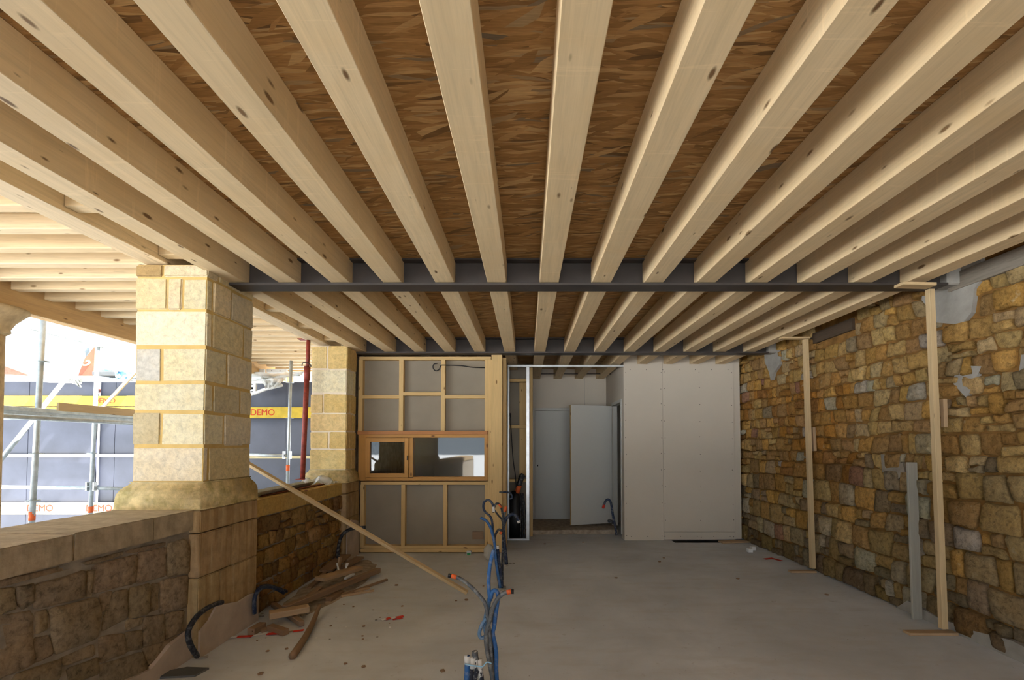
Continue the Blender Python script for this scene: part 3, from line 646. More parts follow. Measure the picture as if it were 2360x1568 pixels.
# sheathed cable bundle in the bay of the frame
bd = empty('cable_bundle', (-.17, 7.15, 0)); tag(bd, 'black sheathed bundle of conduits with orange band inside the metal frame', 'cable bundle')
lathe('sheath', [(.13, 0), (.14, .3), (.125, .45), (.08, .62), (.055, .72)], 12, M['black'], bd, Matrix.Translation((-.19, 7.16, .005)))
tube('orange_band', [(-.16, 7.14, .70), (-.12, 7.13, .82)], .04, M['orangetape'], bd, 10, 1); tube('conduit_end', [(-.13, 7.13, .81), (-.09, 7.12, .94), (-.06, 7.11, .98)], .042, M['blk'], bd)
for i in range(4): tube('conduit_end', [(-.1+.03*i, 7.06, 0), (-.1+.025*i, 7.05, .4), (-.11+.015*i, 7.08, .7)], .009, M['blk'], bd, 6)

# ------------------------------------------------------------------ red steel prop, batten leaning, props at the wall
T0, T1 = AT(711, 783, Y=5.56), AT(697, 1106, Y=5.56)
pr = empty('steel_prop', T1); tag(pr, 'red telescopic steel prop standing on the parapet before the golden pillar', 'prop')
mdp = T1.lerp(T0, .80)
tube('outer_tube', [T1+Vector((0, 0, .01)), mdp], .030, M['redprop'], pr, 14, 1); tube('inner_tube', [mdp-Vector((0, 0, .1)), T0], .023, M['redprop'], pr, 14, 1)
tube('collar', [mdp-(mdp-T1).normalized()*.16, mdp+(T0-mdp).normalized()*.01], .037, M['redprop'], pr, 14, 1)
c = mdp+Vector((0, 0, .03)); tube('locking_pin', [c+Vector((-.05, -.03, -.02)), c+Vector((-.035, -.045, .015)), c+Vector((.0, -.05, .02)), c+Vector((.045, -.03, .005)), c+Vector((.045, .0, -.02))], .006, M['steel'], pr, 6)
box('base_plate', (T1.x-.06, T1.y-.06, T1.z), (T1.x+.06, T1.y+.06, T1.z+.01), M['redprop'], pr); box('head_plate', (T0.x-.12, T0.y-.04, T0.z-.004), (T0.x+.06, T0.y+.04, T0.z+.008), M['redprop'], pr)
bt0 = AT(1077, 1371, Z=.0); bt0.z = .018; bt1 = Vector((XL-.0, 4.46, .998)); dd = (bt1-bt0); e1 = bt0+dd*1.42
o = bar('leaning_batten', bt0, e1, .042, .030, M['batten'], up=(0, -.25, 1)); tag(o, 'long pale batten leaning from the floor onto the parapet', 'batten')
def wallbatten(px0, py0, px1, py1, Yt, label, wdx=.04):
    a, b = AT(px1, py1, Y=Yt), AT(px0, py0, Y=Yt); a.z = max(a.z, .02)
    r = empty('upright_batten', a); tag(r, label, 'batten'); bar('upright', a, b, wdx, .045, M['batten'], r, up=(1, 0, 0)); return r, a, b
r, a, b = wallbatten(2143, 664, 2174, 1449, 3.53, 'tall pale upright batten against the stone wall, nearer of the two')
b2 = AT(2075, 656, Y=3.46); bar('head_piece', (AT(2071, 657, Y=3.37)), AT(2147, 659, Y=3.37), .09, .022, M['batten'], r); bar('foot_piece', Vector((2.90, 3.53, .011)), Vector((3.27, 3.53, .011)), .07, .02, M['debrisl'], r)
bar('splice_piece', AT(2168, 985, Y=3.53)+Vector((.03, 0, 0)), AT(2166, 920, Y=3.53)+Vector((.03, 0, 0)), .03, .03, M['debrisl'], r, up=(1, 0, 0))
r, a, b = wallbatten(1856, 783, 1873, 1310, 5.22, 'tall pale upright batten against the stone wall, farther of the two', .05)
bar('foot_piece', Vector((2.98, 5.22, .011)), Vector((3.27, 5.22, .011)), .07, .02, M['debrisl'], r)
bar('head_piece', Vector((2.92, 5.22, b.z+.015)), Vector((3.24, 5.22, b.z+.015)), .07, .02, M['batten'], r)
bar('splice_piece', AT(1873, 1040, Y=5.22)+Vector((.02, 0, 0)), AT(1870, 985, Y=5.22)+Vector((.02, 0, 0)), .04, .03, M['debrisl'], r, up=(1, 0, 0))
a, b = AT(2113, 1419, Y=3.82), AT(2101, 1066, Y=3.86); a.z = .002
o = bar('grey_board', a, b, .078, .022, M['greyboard'], up=(0, 1, -.0)); o.data.transform(Matrix.Identity(4)); tag(o, 'short pale grey board leaning on the stone wall beside the near batten', 'board')

# ------------------------------------------------------------------ conduits rising from the floor
def cond(pts, Y, r, mat, label, tips=(), group='conduits rising from the slab', X=None):
    P = [AT(x, y, X=X) if X is not None else AT(x, y, Y=Y+(q[0] if q else 0)) for x, y, *q in pts]
    for p in P: p.z = max(p.z, .0)
    o = tube('conduit', P, r, M[mat], None, 8, 4); tag(o, label, 'conduit', group)
    for (i0, i1, m, nm) in tips:
        a, b = P[i0], P[i1]; tube(nm, [a, a.lerp(b, .5), b] if False else [a, b], r*1.12, M[m], o, 8, 1)
    return o
NY = 2.72
def floorend(px, Y): return (px, PPY+ (PPY*0)+0, )
cond([(1138, 1268), (1130, 1300), (1126, 1340), (1129, 1386)], NY, .0115, 'blue', 'bright blue conduit rising straight above the grey pair in the near cluster', [(0, 1, 'blue', 'conduit_sleeve')][:0])
cond([(1128, 1380), (1122, 1412), (1118, 1440), (1122, 1470), (1131, 1520), (1138, 1600)], NY+.02, .014, 'lblue', 'dusty light blue conduit carrying the bright blue one in the near cluster')
cond([(1121, 1425), (1111, 1440), (1105, 1456), (1106, 1468), (1113, 1471), (1121, 1464)], NY-.02, .011, 'lblue', 'hooked light blue conduit end curling left in the near cluster')
cond([(1033, 1327), (1040, 1328), (1052, 1331), (1065, 1337), (1082, 1350), (1101, 1369), (1119, 1395), (1126, 1440), (1131, 1500), (1137, 1600)], NY-.03, .0115, 'grey', 'grey conduit with orange tape bending far left above the leaning batten foot', [(0, 1, 'black', 'end_plug'), (1, 2, 'orangetape', 'tape_band')])
cond([(1184, 1364), (1178, 1364), (1168, 1366), (1158, 1370), (1145, 1383), (1136, 1402), (1130, 1425), (1122, 1455), (1120, 1480), (1126, 1520), (1134, 1560), (1139, 1600)], NY-.05, .0125, 'grey', 'grey conduit with orange tape bending right in the near cluster', [(0, 1, 'black', 'end_plug'), (1, 2, 'orangetape', 'tape_band')])
cond([(1131, 1380), (1134, 1366), (1141, 1361), (1147, 1368), (1147, 1385), (1142, 1420), (1139, 1445), (1136, 1460), (1141, 1485), (1144, 1510), (1144, 1545), (1147, 1600)], NY, .0125, 'blue', 'blue conduit bent over in a tight hook in the near cluster')
cond([(1133, 1400), (1137, 1440), (1136, 1480), (1137, 1530), (1143, 1600)], NY+.03, .010, 'blk', 'dark conduit in the middle of the near cluster')
FY = 4.6
cond([(1107, 1194), (1120, 1200), (1130, 1215), (1136, 1235), (1140, 1256), (1144, 1300), (1153, 1355)], FY, .014, 'blue', 'blue conduit bending left above the clear bag in the second cluster')
cond([(1153, 1232), (1156, 1226), (1151, 1221), (1144, 1228), (1140, 1242), (1141, 1270), (1145, 1310), (1151, 1355)], FY+.03, .012, 'blk', 'black conduit with orange end folded over in the second cluster', [(0, 1, 'orangetape', 'tape_band')])
cond([(1146, 1258), (1147, 1266), (1150, 1295), (1154, 1330), (1158, 1355)], FY+.02, .015, 'dblue', 'short dark blue conduit with white end in the second cluster', [(0, 1, 'white', 'end_plug')])
cond([(1138, 1180), (1137, 1168), (1132, 1157), (1124, 1153), (1116, 1158), (1114, 1170), (1119, 1181), (1129, 1190), (1134, 1202), (1136, 1225), (1139, 1250), (1146, 1310), (1155, 1355)], FY+.04, .012, 'dblue', 'dark blue conduit looped into a ring at the top of the second cluster', [(0, 1, 'white', 'end_plug')])
cond([(1137, 1182), (1139, 1170), (1143, 1162), (1150, 1162), (1155, 1170), (1158, 1184), (1160, 1198), (1159, 1230), (1158, 1290), (1158, 1355)], FY+.06, .011, 'blk', 'black conduit arching with an orange band in the second cluster', [(3, 4, 'orangetape', 'tape_band')])
cond([(1138, 1174), (1148, 1188), (1157, 1200), (1160, 1230), (1157, 1290), (1156, 1355)], FY+.08, .009, 'blk', 'thin black conduit slanting down right in the second cluster')
GY = 5.5
cond([(1196, 1206), (1195, 1200), (1190, 1190), (1182, 1186), (1172, 1190), (1164, 1201), (1161, 1220), (1163, 1255), (1168, 1301)], GY, .02, 'dblue', 'thick dark blue conduit arching right with white end in the far cluster', [(0, 1, 'white', 'end_plug')])
cond([(1173, 1151), (1180, 1148), (1178, 1139), (1170, 1135), (1160, 1135), (1150, 1135, .55)], GY+.2, .011, 'dblue', 'dark blue conduit stub poking from the post end of the stud wall')
cond([(1166, 1168), (1164, 1180), (1160, 1205), (1160, 1240), (1165, 1301)], GY+.04, .014, 'grey', 'grey conduit with orange end straight up in the far cluster', [(0, 1, 'orangetape', 'tape_band')])
NZ = 2.58
for q, (pts, m, tip) in enumerate((([(1077, 1512), (1077, 1530), (1076, 1560), (1072, 1625)], 'blue', 'white'), ([(1090, 1516), (1088, 1540), (1084, 1570), (1080, 1625)], 'plastered', 'white'), ([(1094, 1502), (1096, 1520), (1095, 1560), (1092, 1625)], 'plastered', 'grey'), ([(1104, 1520), (1106, 1540), (1109, 1565), (1114, 1625)], 'plastered', 'white'))):
    cond(pts, NZ+.012*q, .0155, m, ['blue capped conduit stump leftmost in the bundle at the bottom edge', 'plaster spattered conduit stump second in the bundle at the bottom edge', 'tallest plaster spattered conduit stump in the bundle at the bottom edge', 'plaster spattered conduit stump rightmost in the bundle at the bottom edge'][q], [(0, 1, tip, 'end_cap')], 'conduit stumps in the tied bundle')
o = tube('tie_string', [AT(1071, 1531, Y=NZ-.02), AT(1085, 1534, Y=NZ-.022), AT(1100, 1536, Y=NZ-.02), AT(1112, 1537, Y=NZ-.02), AT(1122, 1527, Y=NZ-.02), AT(1133, 1530, Y=NZ-.02)], .004, M['bluebag'], None, 6); tag(o, 'pale blue string tied around the conduit stumps at the bottom edge', 'string')
# wall conduits at left
cond([(512, 1389), (500, 1392), (478, 1402), (455, 1420), (438, 1445), (433, 1465), (440, 1490), (455, 1514)], 3.16, .017, 'blk', 'black conduit arching from the foot of the near pillar to the floor', X=-2.195)
for q in (0, 1):
    cond([(660-q*6, 1364+q*3), (640, 1357+q*2), (618, 1351+q*2), (600, 1355+q*3), (589, 1372), (586, 1392), (587, 1415)], 3.93+.03*q, .016, 'dblue', ['dark blue conduit curling from the floor at the parapet foot, front of the pair', 'dark blue conduit curling from the floor at the parapet foot, rear of the pair'][q], X=-2.2+.035*q)
cond([(842, 1216), (826, 1217), (806, 1221), (790, 1232), (782, 1250), (779, 1275), (780, 1297)], 5.45, .02, 'blk', 'black conduit arching from the floor before the far pillar')
cond([(1390, 1172), (1392, 1164), (1396, 1155), (1402, 1152), (1408, 1160), (1412, 1185), (1417, 1210), (1421, 1234)], 7.13, .018, 'dblue', 'dark conduit hooked over beside the open door', [(0, 1, 'red', 'end_plug')])
cond([(1418, 1206), (1410, 1206), (1402, 1202), (1404, 1199), (1413, 1203), (1419, 1215), (1421, 1234)], 7.16, .013, 'blk', 'small looped black conduit at the foot of the open door')
# clear bag hanging on the second cluster
bm = bmesh.new(); bmesh.ops.create_icosphere(bm, subdivisions=3, radius=1)
for v in bm.verts:
    n_ = noise.noise(v.co*2.3)*.25; v.co = Vector((v.co.x*.07, v.co.y*.06, max(-.085, v.co.z*.1)))*(1+n_*.7)
bc = AT(1127, 1290, Z=0)+Vector((0, 0, .088)); o = link('plastic_bag', bmesh_done(bm, True), M['sheet'], None, Matrix.Translation(bc)); tag(o, 'crumpled clear plastic bag on the floor behind the conduit clusters', 'bag')

# ------------------------------------------------------------------ debris on the floor
def fb(p, q, wd, ht, mat, label, z0=.0, z1=None, name='timber_offcut', group='timber scraps by the parapet'):
    a, b = AT(*p, Z=.03), AT(*q, Z=.03); a.z = z0+ht/2; b.z = (z0 if z1 is None else z1)+ht/2
    o = bar(name, a, b, wd, ht, M[mat], bev=.003); tag(o, label, 'timber scrap', group); return o
fb((656, 1420), (872, 1320), .06, .05, 'debris', 'longest dark brown batten lying across the scrap pile', .065, .03)
fb((620, 1433), (712, 1416), .09, .05, 'debrisl', 'short pale square offcut at the front of the scrap pile', .055)
fb((736, 1360), (826, 1326), .13, .035, 'debrisl', 'wide pale board on top of the scrap pile', .115, .09)
fb((750, 1326), (795, 1294), .14, .025, 'debris', 'grey brown board at the back of the pile by the parapet', .06, .09)
fb((788, 1312), (830, 1292), .10, .03, 'debris', 'brown board at the rear end of the scrap pile near the partition', .03, .05)
fb((702, 1383), (852, 1351), .03, .018, 'debrisl', 'thin pale stick under the long dark batten', .0)
fb((786, 1369), (892, 1332), .03, .02, 'debris', 'thin dark stick reaching furthest right from the scrap pile', .0)
fb((786, 1370), (862, 1357), .025, .02, 'debrisl', 'thin light stick low on the right of the scrap pile', .0, .0)
fb((757, 1380), (787, 1362), .06, .04, 'debris', 'short brown block beside the middle of the long batten', .0)
fb((630, 1391), (696, 1438), .04, .04, 'debris', 'dark stick under the pale offcut pointing to the wall', .0, .01)
fb((578, 1456), (606, 1440), .06, .05, 'debris', 'short brown stub nearest the plastered pillar foot', .0)
fb((600, 1449), (628, 1441), .05, .02, 'debris', 'flat brown sliver between the two front stubs', .0)
fb((622, 1444), (659, 1456), .05, .045, 'debris', 'short brown stub pointing right beside the striped tape', .0)
fb((712, 1352), (750, 1326), .05, .02, 'debris', 'thin brown lath against the parapet foot', .0, .05)
fb((697, 1392), (738, 1366), .06, .03, 'debris', 'brown batten piece left of the wide pale board', .03, .06)
a = AT(777, 1330, Z=.03); a.z = .03; o = bar('timber_offcut', a, a+Vector((.01, .05, .2)), .05, .02, M['debrisl'], up=(1, 0, 0)); tag(o, 'small pale slat standing upright in the scrap pile', 'timber scrap', 'timber scraps by the parapet')
for q in range(3):
    a = AT(783+6*q, 1330, Z=.05); a.z = .06; b = a+Vector((rnd(-.06, .06), .05, .12)); o = tube('plastic_strip', [a, b], .009, M['white'], None, 6, 1); tag(o, ['white plastic strip leaning left in the scrap pile', 'white plastic strip upright in the scrap pile', 'white plastic strip leaning right in the scrap pile'][q], 'strip', 'white strips in the scrap pile')
o = fb((795, 1348), (815, 1337), .03, .02, 'white', 'white plastic piece beside the wide pale board', .08, .08, 'plastic_piece')
o = tube('tree_branch', [AT(736, 1396, Z=.09), AT(728, 1418, Z=.05), AT(718, 1442, Z=.03), AT(700, 1475, Z=.025), AT(674, 1513, Z=.022)], .017, M['debris'], None, 8, 4, .026); tag(o, 'dark crooked branch lying in front of the scrap pile', 'branch')
def tape(segs, label):
    r = empty('barrier_tape', AT(*segs[0][0], Z=0)); tag(r, label, 'tape')
    for i, (p, q, m, wd) in enumerate(segs):
        a, b = AT(*p, Z=.006), AT(*q, Z=.006+.004*(i % 2)); a.z = .006; b.z = .008; bar('tape_piece', a, b, wd, .002, M[m], r)
tape([((520, 1471), (547, 1468), 'white', .03), ((547, 1468), (582, 1466), 'red', .035), ((582, 1466), (615, 1461), 'white', .025), ((615, 1462), (650, 1459), 'red', .04), ((650, 1459), (675, 1455), 'debrisl', .02), ((675, 1456), (700, 1452), 'red', .035)], 'long red and white barrier tape before the scrap pile')
tape([((880, 1430), (890, 1427), 'white', .03), ((888, 1428), (900, 1424), 'red', .045), ((900, 1427), (912, 1423), 'white', .03), ((910, 1424), (930, 1420), 'red', .035), ((905, 1429), (928, 1425), 'red', .02)], 'short crumpled red and white tape in the middle of the floor')
tape([((1762, 1289), (1782, 1287), 'red', .05), ((1782, 1288), (1802, 1293), 'red', .05), ((1790, 1285), (1800, 1282), 'white', .03)], 'red tape scrap near the far batten')
def mound(pts, hgt, label):
    c = sum((Vector(p) for p in pts), Vector((0, 0)))/len(pts); n = 28; V = []; Fc = []
    for r_ in range(6):
        for k in range(n):
            g = 2*math.pi*k/n; t = r_/5
            rx, ry = pts[1][0]-c.x, pts[2][1]-c.y
            q = Vector((math.cos(g)*rx*t, math.sin(g)*ry*t, 0)); nz = noise.noise(Vector((q.x*5+c.x, q.y*5, 1)))
            V.append((q.x*(1+nz*.25), q.y*(1+nz*.12), max(.001, hgt*(1-t*t)*(1+noise.noise(q*14)*.8)) if t < 1 else .0))
    for r_ in range(5):
        for k in range(n): Fc.append((r_*n+k, r_*n+(k+1) % n, (r_+1)*n+(k+1) % n, (r_+1)*n+k))
    o = link('dirt', mesh(V, Fc, True), M['dirt'], None, Matrix.Translation((c.x, c.y, 0))); tag(o, label, 'dirt', kind='stuff')
mound([(-2.3, 4.8), (-1.72, 4.8), (-2.0, 5.75), (-2.0, 3.9)], .014, 'brown dirt and dust spread under the scrap pile')
def bit(px, py, s, mat, label, cat='litter', name='rubble_chip', h=.4, group=None, z=0):
    a = AT(px, py, Z=z); bm = bmesh.new(); bmesh.ops.create_icosphere(bm, subdivisions=1, radius=1)
    for v in bm.verts: v.co = Vector((v.co.x*s*(1+rnd(-.25, .25)), v.co.y*s*(1+rnd(-.25, .25)), max(-h*.0, v.co.z*s*h*(1+rnd(-.2, .2))+s*h*.6)))
    o = link(name, bmesh_done(bm), M[mat], None, Matrix.Translation(a)); tag(o, label, cat, group); return o
for q, (x, y, m) in enumerate(((1728, 1273, 'white'), (1735, 1268, 'white'), (1081, 1279, 'white'))):
    a = AT(x, y, Z=0); o = box('junction_box', (a.x-.03, a.y-.03, 0), (a.x+.03, a.y+.03, .05), M[m]); tag(o, ['small white junction box on the floor, front of two near the wall', 'small white junction box on the floor, rear of two near the wall', 'small white box with green lid before the stud partition'][q], 'box')
    if q == 2: box('green_lid', (a.x-.022, a.y-.034, .004), (a.x+.022, a.y-.029, .03), M['green'], o, 0)
CH_ = [(600, 1555), (617, 1502), (660, 1497), (762, 1444), (927, 1398), (914, 1350), (1051, 1386), (1075, 1384), (1114, 1352), (838, 1445), (796, 1531), (838, 1538), (1020, 1548), (1420, 1333), (1520, 1296), (1700, 1335), (1905, 1372), (1255, 1255), (1344, 1251), (1530, 1287), (484, 1497), (690, 1432)]
for q, (x, y) in enumerate(CH_):
    near = ['left part', 'middle', 'right part'][0 if x < 900 else 1 if x < 1400 else 2]
    bit(x, y, rnd(.012, .022), 'debris', f'tiny dark debris chip on the {near} of the concrete floor', group=f'debris chips on the {near} of the floor')
for q in range(40):
    x, y = rnd(560, 900), rnd(1370, 1480)
    if AT(x, y, Z=0).x < XL+.15: continue
    bit(x, y, rnd(.005, .011), R.choice(['white', 'debris', 'cement']), 'small rubble crumb around the scrap pile', group='crumbs around the scrap pile')
for (px, py, n_) in ((1168, 1303, 6), (1155, 1358, 6), (460, 1515, 4), (590, 1420, 4)):
    for i in range(n_):
        bit(px+rnd(-14, 16), py+rnd(-5, 5), rnd(.012, .022), 'cement', 'whitish mortar crumb at the foot of a conduit', group='mortar crumbs at the conduit feet')
a = AT(420, 1556, Z=0); o = slab('slate_piece', [a+Vector(p) for p in ((-.1, -.05, 0), (.1, -.03, 0), (.12, .07, 0), (-.03, .08, 0), (-.12, .03, 0))], (0, 0, .012), M['slate']); tag(o, 'flat grey slate piece on the floor at the lower left', 'slate')
o = bar('floor_plank', AT(1660, 1250, Z=.012), AT(1722, 1248, Z=.012), .12, .02, M['debrisl']); tag(o, 'short pale plank on the floor under the plasterboard corner', 'plank')
o = box('floor_plank', (AT(1552, 1249, Z=0).x, 6.79, .0005), (3.2, 6.94, .003), M['void'], bev=0); o.name = 'floor_slot_dark'; tag(o, kind='structure')  # black sheet painting the dark of a floor slot; the slab has no hole

# ------------------------------------------------------------------ things lying on the rear parapet
def ch(p, q, wd, label, mat='scaf'):
    a, b = AT(*p, Z=.98), AT(*q, Z=.98); d = (b-a); L = d.length; n = 8
    prof = [(-wd/2, .05), (-wd/2, .0), (wd/2, .0), (wd/2, .05)] if n else []
    x = d.normalized(); y = Vector((0, 0, 1)).cross(x).normalized(); r = []
    V = []; th = .002
    arc = [(-wd/2+wd*i/8, .05*(1-math.sin(math.pi*i/8))) for i in range(9)]
    for e in (Vector(), d):
        for (s_, h_) in arc+[(s_*.96, h_+.004) for s_, h_ in reversed(arc)]: V.append(e+y*s_+Vector((0, 0, h_)))
    m_ = 18; Fc = [(i, (i+1) % m_, m_+(i+1) % m_, m_+i) for i in range(m_)]+[tuple(range(m_))[::-1], tuple(range(m_, 2*m_))]
    o = link('metal_gutter', mesh(V, Fc), M[mat], None, Matrix.Translation((a.x, a.y, .978))); tag(o, label, 'gutter'); return o
ch((572, 1150), (712, 1120), .13, 'grey metal gutter lying along the rear parapet')
o = bar('metal_strip', AT(560, 1141, Z=.985), AT(690, 1114, Z=.985), .06, .012, M['rust']); tag(o, 'rusty metal strip lying outside the gutter on the rear parapet', 'strip')
o = bar('metal_strip', AT(600, 1144, Z=.985), AT(750, 1115, Z=.985), .05, .012, M['rust']); tag(o, 'rusty flat bar lying inside the gutter on the rear parapet', 'strip')
for q, (x, y) in enumerate(((705, 1133), (690, 1133), (675, 1136))): 
    bit(x, y, .02, 'rust', 'rust flake on the rear parapet', group='rust flakes', z=.975)
bm = bmesh.new(); bmesh.ops.create_grid(bm, x_segments=14, y_segments=10, size=1)
for v in bm.verts:
    e = noise.noise(v.co*2.2+Vector((5, 1, 0))); v.co = Vector((v.co.x*.17, v.co.y*.12, max(.0, .07+e*.09-(v.co.length*.05))))
a = Vector((-2.5, 5.50, .978)); o = link('plastic_sheet', bmesh_done(bm, True), M['sheet'], None, Matrix.Translation(a)); tag(o, 'crumpled white plastic sheet at the foot of the golden pillar', 'sheet')

# ------------------------------------------------------------------ outside: boarded hoarding, scaffold, far things
HY = 8.4
ho = empty('hoarding', (-6.5, HY, 0)); tag(ho, 'dark blue plywood hoarding with yellow boards beyond the scaffold', 'hoarding')
def HX(x): return AT(x, 1000, Y=HY).x
ht = AT(150, 880, Y=HY).z
xs = [-12, HX(-80), HX(65), HX(222), HX(258), HX(420), HX(560), HX(655), HX(760)]
for i in range(len(xs)-1):
    dy = 0 if i < 3 else .06
    box('plywood_panel', (xs[i]+.004, HY+dy, -.1), (xs[i+1]-.004, HY+dy+.03, ht), M['navy'], ho, .002)
def words(txt, size, loc, parent, mat):
    fc = bpy.data.curves.new('t', 'FONT'); fc.body = txt; fc.size = size; fc.extrude = .001; fc.align_x = 'CENTER'; fc.align_y = 'CENTER'
    t = bpy.data.objects.new('t', fc); COL.objects.link(t); bpy.context.view_layer.update()
    me = bpy.data.meshes.new_from_object(t.evaluated_get(bpy.context.evaluated_depsgraph_get())); bpy.data.objects.remove(t); me.materials.clear()
    return link('print', me, mat, parent, Matrix.Translation(loc) @ Matrix.Rotation(math.pi/2, 4, 'X'))
def board(x0, x1, y0, y1, mat, txts=(), yo=0):
    a, b = AT(x0, y0, Y=HY-.05+yo), AT(x1, y1, Y=HY-.05+yo)
    o = box('board', (a.x, HY-.05+yo, b.z), (b.x, HY-.02+yo, a.z), M[mat], ho, .003)
    for tx in txts: p = AT(tx, (y0+y1)/2, Y=HY-.052+yo); words('DEMO', (a.z-b.z)*.8, (p.x, HY-.0515+yo, p.z), o, M['red'])
board(-200, 560, 913, 936, 'yellow', (240,)); board(-200, 560, 938, 950, 'yellow'); board(-200, 560, 1159, 1186, 'paleyel', (92, 228)); board(-200, 470, 1047, 1054, 'paleyel')
board(562, 760, 939, 964, 'yellow', (605,)); board(562, 760, 1051, 1057, 'paleyel')
# scaffold
sf = empty('scaffold', (-5.5, 5.5, 0)); tag(sf, 'galvanised scaffold of tubes and decks outside the arcade', 'scaffold')
def st_(p, q, Y, r=.0242, name='standard', Y2=None, mat='scaf'): return tube(name, [AT(*p, Y=Y), AT(*q, Y=Y2 or Y)], r, M[mat], sf, 10, 1)
a = AT(103, 720, Y=4.75); tube('standard', [AT(102, 700, Y=4.8), AT(70, 1260, Y=4.8)], .0255, M['scaf'], sf, 12, 1)
tube('standard', [AT(229, 720, Y=6.3), AT(207, 1215, Y=6.3)], .0242, M['scaf'], sf, 12, 1)
tube('standard', [AT(671, 832, Y=7.2), AT(662, 1140, Y=7.2)], .0242, M['scaf'], sf, 12, 1)
def ring(px, py, Y):
    lathe('rosette', [(.06, -.004), (.06, .004)], 12, M['scaf'], sf, Matrix.Translation(AT(px, py, Y=Y)))
for x, y in ((96, 833), (84, 1046), (76, 1154)): ring(x, y, 4.8)
for x, y in ((213, 1045), (226, 800), (211, 1122)): ring(x, y, 6.3)
for x, y in ((668, 882), (667, 964), (665, 1051)): ring(x, y, 7.2)
for p, q, Y in (((-60, 1122), (300, 1127), 6.32), ((560, 1048), (662, 1051), 7.22)): tube('ledger', [AT(*p, Y=Y), AT(*q, Y=Y)], .0242, M['scaf'], sf, 10, 1)
tube('guard_rail', [AT(70, 757, Y=5.3), AT(310, 819, Y=8.2)], .02, M['scaf'], sf, 8, 1)
tube('brace', [AT(-30, 1100, Y=5.4), AT(212, 797, Y=6.4)], .026, M['scaf'], sf, 10, 1)
tube('brace', [AT(228, 795, Y=6.3), AT(252, 772, Y=6.6)], .018, M['scaf'], sf, 8, 1)
for c_ in ((211, 1122, 6.28), (662, 1049, 7.18)):
    p = AT(c_[0], c_[1], Y=c_[2])
    for sg in (-1, 1): box('wedge_clamp', (p.x+sg*.05-.012, p.y-.03, p.z-.06), (p.x+sg*.05+.012, p.y+.02, p.z+.06), M['galv'], sf)
for (x0_, y0_, x1_, y1_, Y_) in ((74, 1180, 73.2, 1200, 4.8), (209, 1168, 208.4, 1182, 6.3), (663.6, 1072, 663.3, 1086, 7.2)): tube('marker_band', [AT(x0_, y0_, Y=Y_), AT(x1_, y1_, Y=Y_)], .0275, M['orangetape'], sf, 12, 1)
dz = 1.785
for i in range(3): 
    x = -5.12-.32*i; box('deck_plank', (x-.3, 3.9, dz), (x, 8.0, dz+.05), M['scaf'], sf, .006)
    for e in (-.29, -.02): box('plank_lip', (x+e-.006, 3.9, dz-.035), (x+e+.006, 8.0, dz), M['scaf'], sf, 0)
bar('toe_board', (-5.06, 4.9, dz+.075), (-5.06, 8.0, dz+.075), .03, .09, M['batten'], sf)
tube('ledger', [(-5.02, 3.6, dz-.06), (-5.02, 8.1, dz-.06)], .0242, M['scaf'], sf, 10, 1); tube('ledger', [(-5.02, 4.8, dz-.05), (-6.2, 4.8, dz-.05)], .0242, M['scaf'], sf, 10, 1)
o = bar('plank_brace', AT(235, 941, Y=7.6), AT(312, 858, Y=7.6), .05, .03, M['batten'], up=(0, 1, 0)); tag(o, 'pale timber strut slanting up left of the near pillar', 'strut')
# upper deck behind the hoarding
ud = empty('upper_deck', (-6, 8.9, 2.7)); tag(ud, 'grey upper scaffold deck above the hoarding', 'deck')
z0 = AT(100, 878, Y=HY).z
for i in range(4): box('deck_plank', (-13, 8.35+.32*i, z0), (HX(300)-.0, 8.65+.32*i, z0+.05), M['scaf'], ud, .006)
box('deck_edge', (HX(232), 8.2, z0+.08), (HX(330), 8.9, z0+.14), M['slate'], ud)
# perforated frames beyond the rear opening
pf = empty('perforated_beam', AT(610, 870, Y=8.0)); tag(pf, 'white perforated metal beams stored above the hoarding behind the red prop', 'beam')
def pbox(x0, y0, x1, y1, Y, mat='white', th=.05, name='beam_bar'):
    a, b = AT(x0, y0, Y=Y), AT(x1, y1, Y=Y); return box(name, (a.x, Y, b.z), (b.x, Y+th, a.z), M[mat], pf, .003)
pbox(540, 851, 608, 859, 8.0); pbox(614, 851, 660, 858, 8.0); pbox(540, 877, 620, 884, 8.0); pbox(540, 884, 589, 905, 8.0)
for y in (885, 892.5, 902): pbox(577.5, y, 583, y+(5 if y == 892.5 else 2), 7.995, 'void', .004, 'slot')
for x in (577, 596, 626, 645): pbox(x-1, 854, x+1, 856, 7.995, 'void', .004, 'slot')
tube('curved_brace', [AT(540, 910, Y=8.0), AT(580, 909, Y=8.0), AT(610, 898, Y=8.0), AT(650, 888, Y=8.0)], .03, M['white'], pf, 8)
o = box('concrete_ledge', (HX(560), 8.9, AT(640, 852, Y=8.9).z), (HX(790), 9.2, AT(640, 832, Y=8.9).z), M['cement']); tag(o, 'grey concrete ledge above the hoarding beyond the red prop', 'ledge')
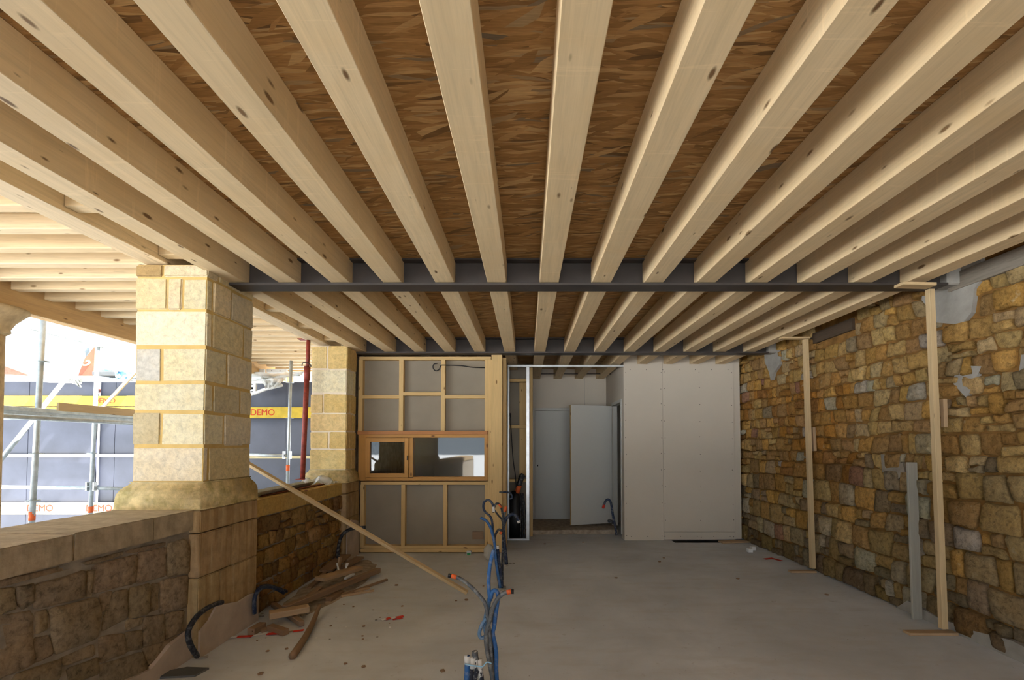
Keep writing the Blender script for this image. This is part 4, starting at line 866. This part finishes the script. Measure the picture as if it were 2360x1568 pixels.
def drape(name, pts, Y, mat, label, dep=.1, nx=16, ny=8):
    (x0, y0), (x1, y1), (x2, y2), (x3, y3) = pts; V = []; Fc = []
    for j in range(ny+1):
        for i in range(nx+1):
            u, t = i/nx, j/ny; x = (x0*(1-u)+x1*u)*(1-t)+(x3*(1-u)+x2*u)*t; y = (y0*(1-u)+y1*u)*(1-t)+(y3*(1-u)+y2*u)*t
            y += noise.noise(Vector((u*5, t*3, Y)))*5
            V.append(AT(x, y, Y=Y+noise.noise(Vector((u*7, t*2.5, 2)))*dep))
    for j in range(ny):
        for i in range(nx): q = j*(nx+1)+i; Fc.append((q, q+1, q+nx+2, q+nx+1))
    c = sum(V, Vector())/len(V); me = mesh([v-c for v in V], Fc, True); o = link(name, me, M[mat], None, Matrix.Translation(c))
    md = o.modifiers.new('s', 'SOLIDIFY'); md.thickness = .004; tag(o, label, 'sheet'); return o
drape('plastic_sheet', [(540, 860), (702, 858), (690, 868), (545, 880)], 7.85, 'sheet', 'clear plastic sheet draped over the white beams, upper fold')
drape('plastic_sheet', [(600, 868), (665, 866), (640, 892), (612, 896)], 7.85, 'sheet', 'clear plastic sheet hanging in a bunch below the white beams')
drape('plastic_sheet', [(-40, 862), (190, 868), (188, 885), (-40, 872)], 8.25, 'sheet', 'white plastic sheet lying over the upper deck at the far left')
drape('plastic_sheet', [(150, 872), (182, 870), (188, 893), (178, 890)], 8.2, 'sheet', 'corner of plastic sheet drooping below the upper deck')
drape('blue_tarpaulin', [(264, 857), (330, 855), (330, 868), (268, 876)], 8.1, 'bluebag', 'light blue tarpaulin on the deck edge left of the near pillar')
bm = bmesh.new(); bmesh.ops.create_icosphere(bm, subdivisions=3, radius=1)
for v in bm.verts: v.co = Vector((v.co.x*.1, v.co.y*.08, v.co.z*.07))*(1+noise.noise(v.co*2)*.4)
o = link('blue_bag', bmesh_done(bm, True), M['bluebag'], None, Matrix.Translation(AT(246, 852, Y=8.4))); tag(o, 'crumpled light blue bag on the upper deck', 'bag')
# brown sign pillar and distant roof
sg = empty('sign_pillar', AT(200, 862, Y=10)); tag(sg, 'brown sign panel with a gold swirl above the hoarding', 'sign')
slab('sign_panel', [AT(180, 866, Y=10), AT(215, 866, Y=10), AT(219, 796, Y=10), AT(206, 796, Y=10)], (0, .1, 0), M['brown'], sg)
tube('gold_swirl', [AT(x, y, Y=9.98) for x, y in ((199, 833), (204, 832), (206, 837), (201, 841), (195, 842), (191, 841))], .02, M['paleyel'], sg, 6)
hr = empty('far_house', (-17, 14, 0)); tag(hr, 'distant tiled house roof at the left picture edge behind the hoarding', 'house')
a, b = AT(-60, 836, Y=14), AT(62, 866, Y=14)
box('wall', (a.x-4, 14.2, 0), (b.x-.4, 18, b.z-.3), M['cement'], hr, 0)
slab('roof', [AT(-160, 836, Y=14), AT(5, 842, Y=14), AT(64, 864, Y=14), AT(64, 872, Y=14), AT(-160, 872, Y=14)], (0, 4, 0), M['tile'], hr)
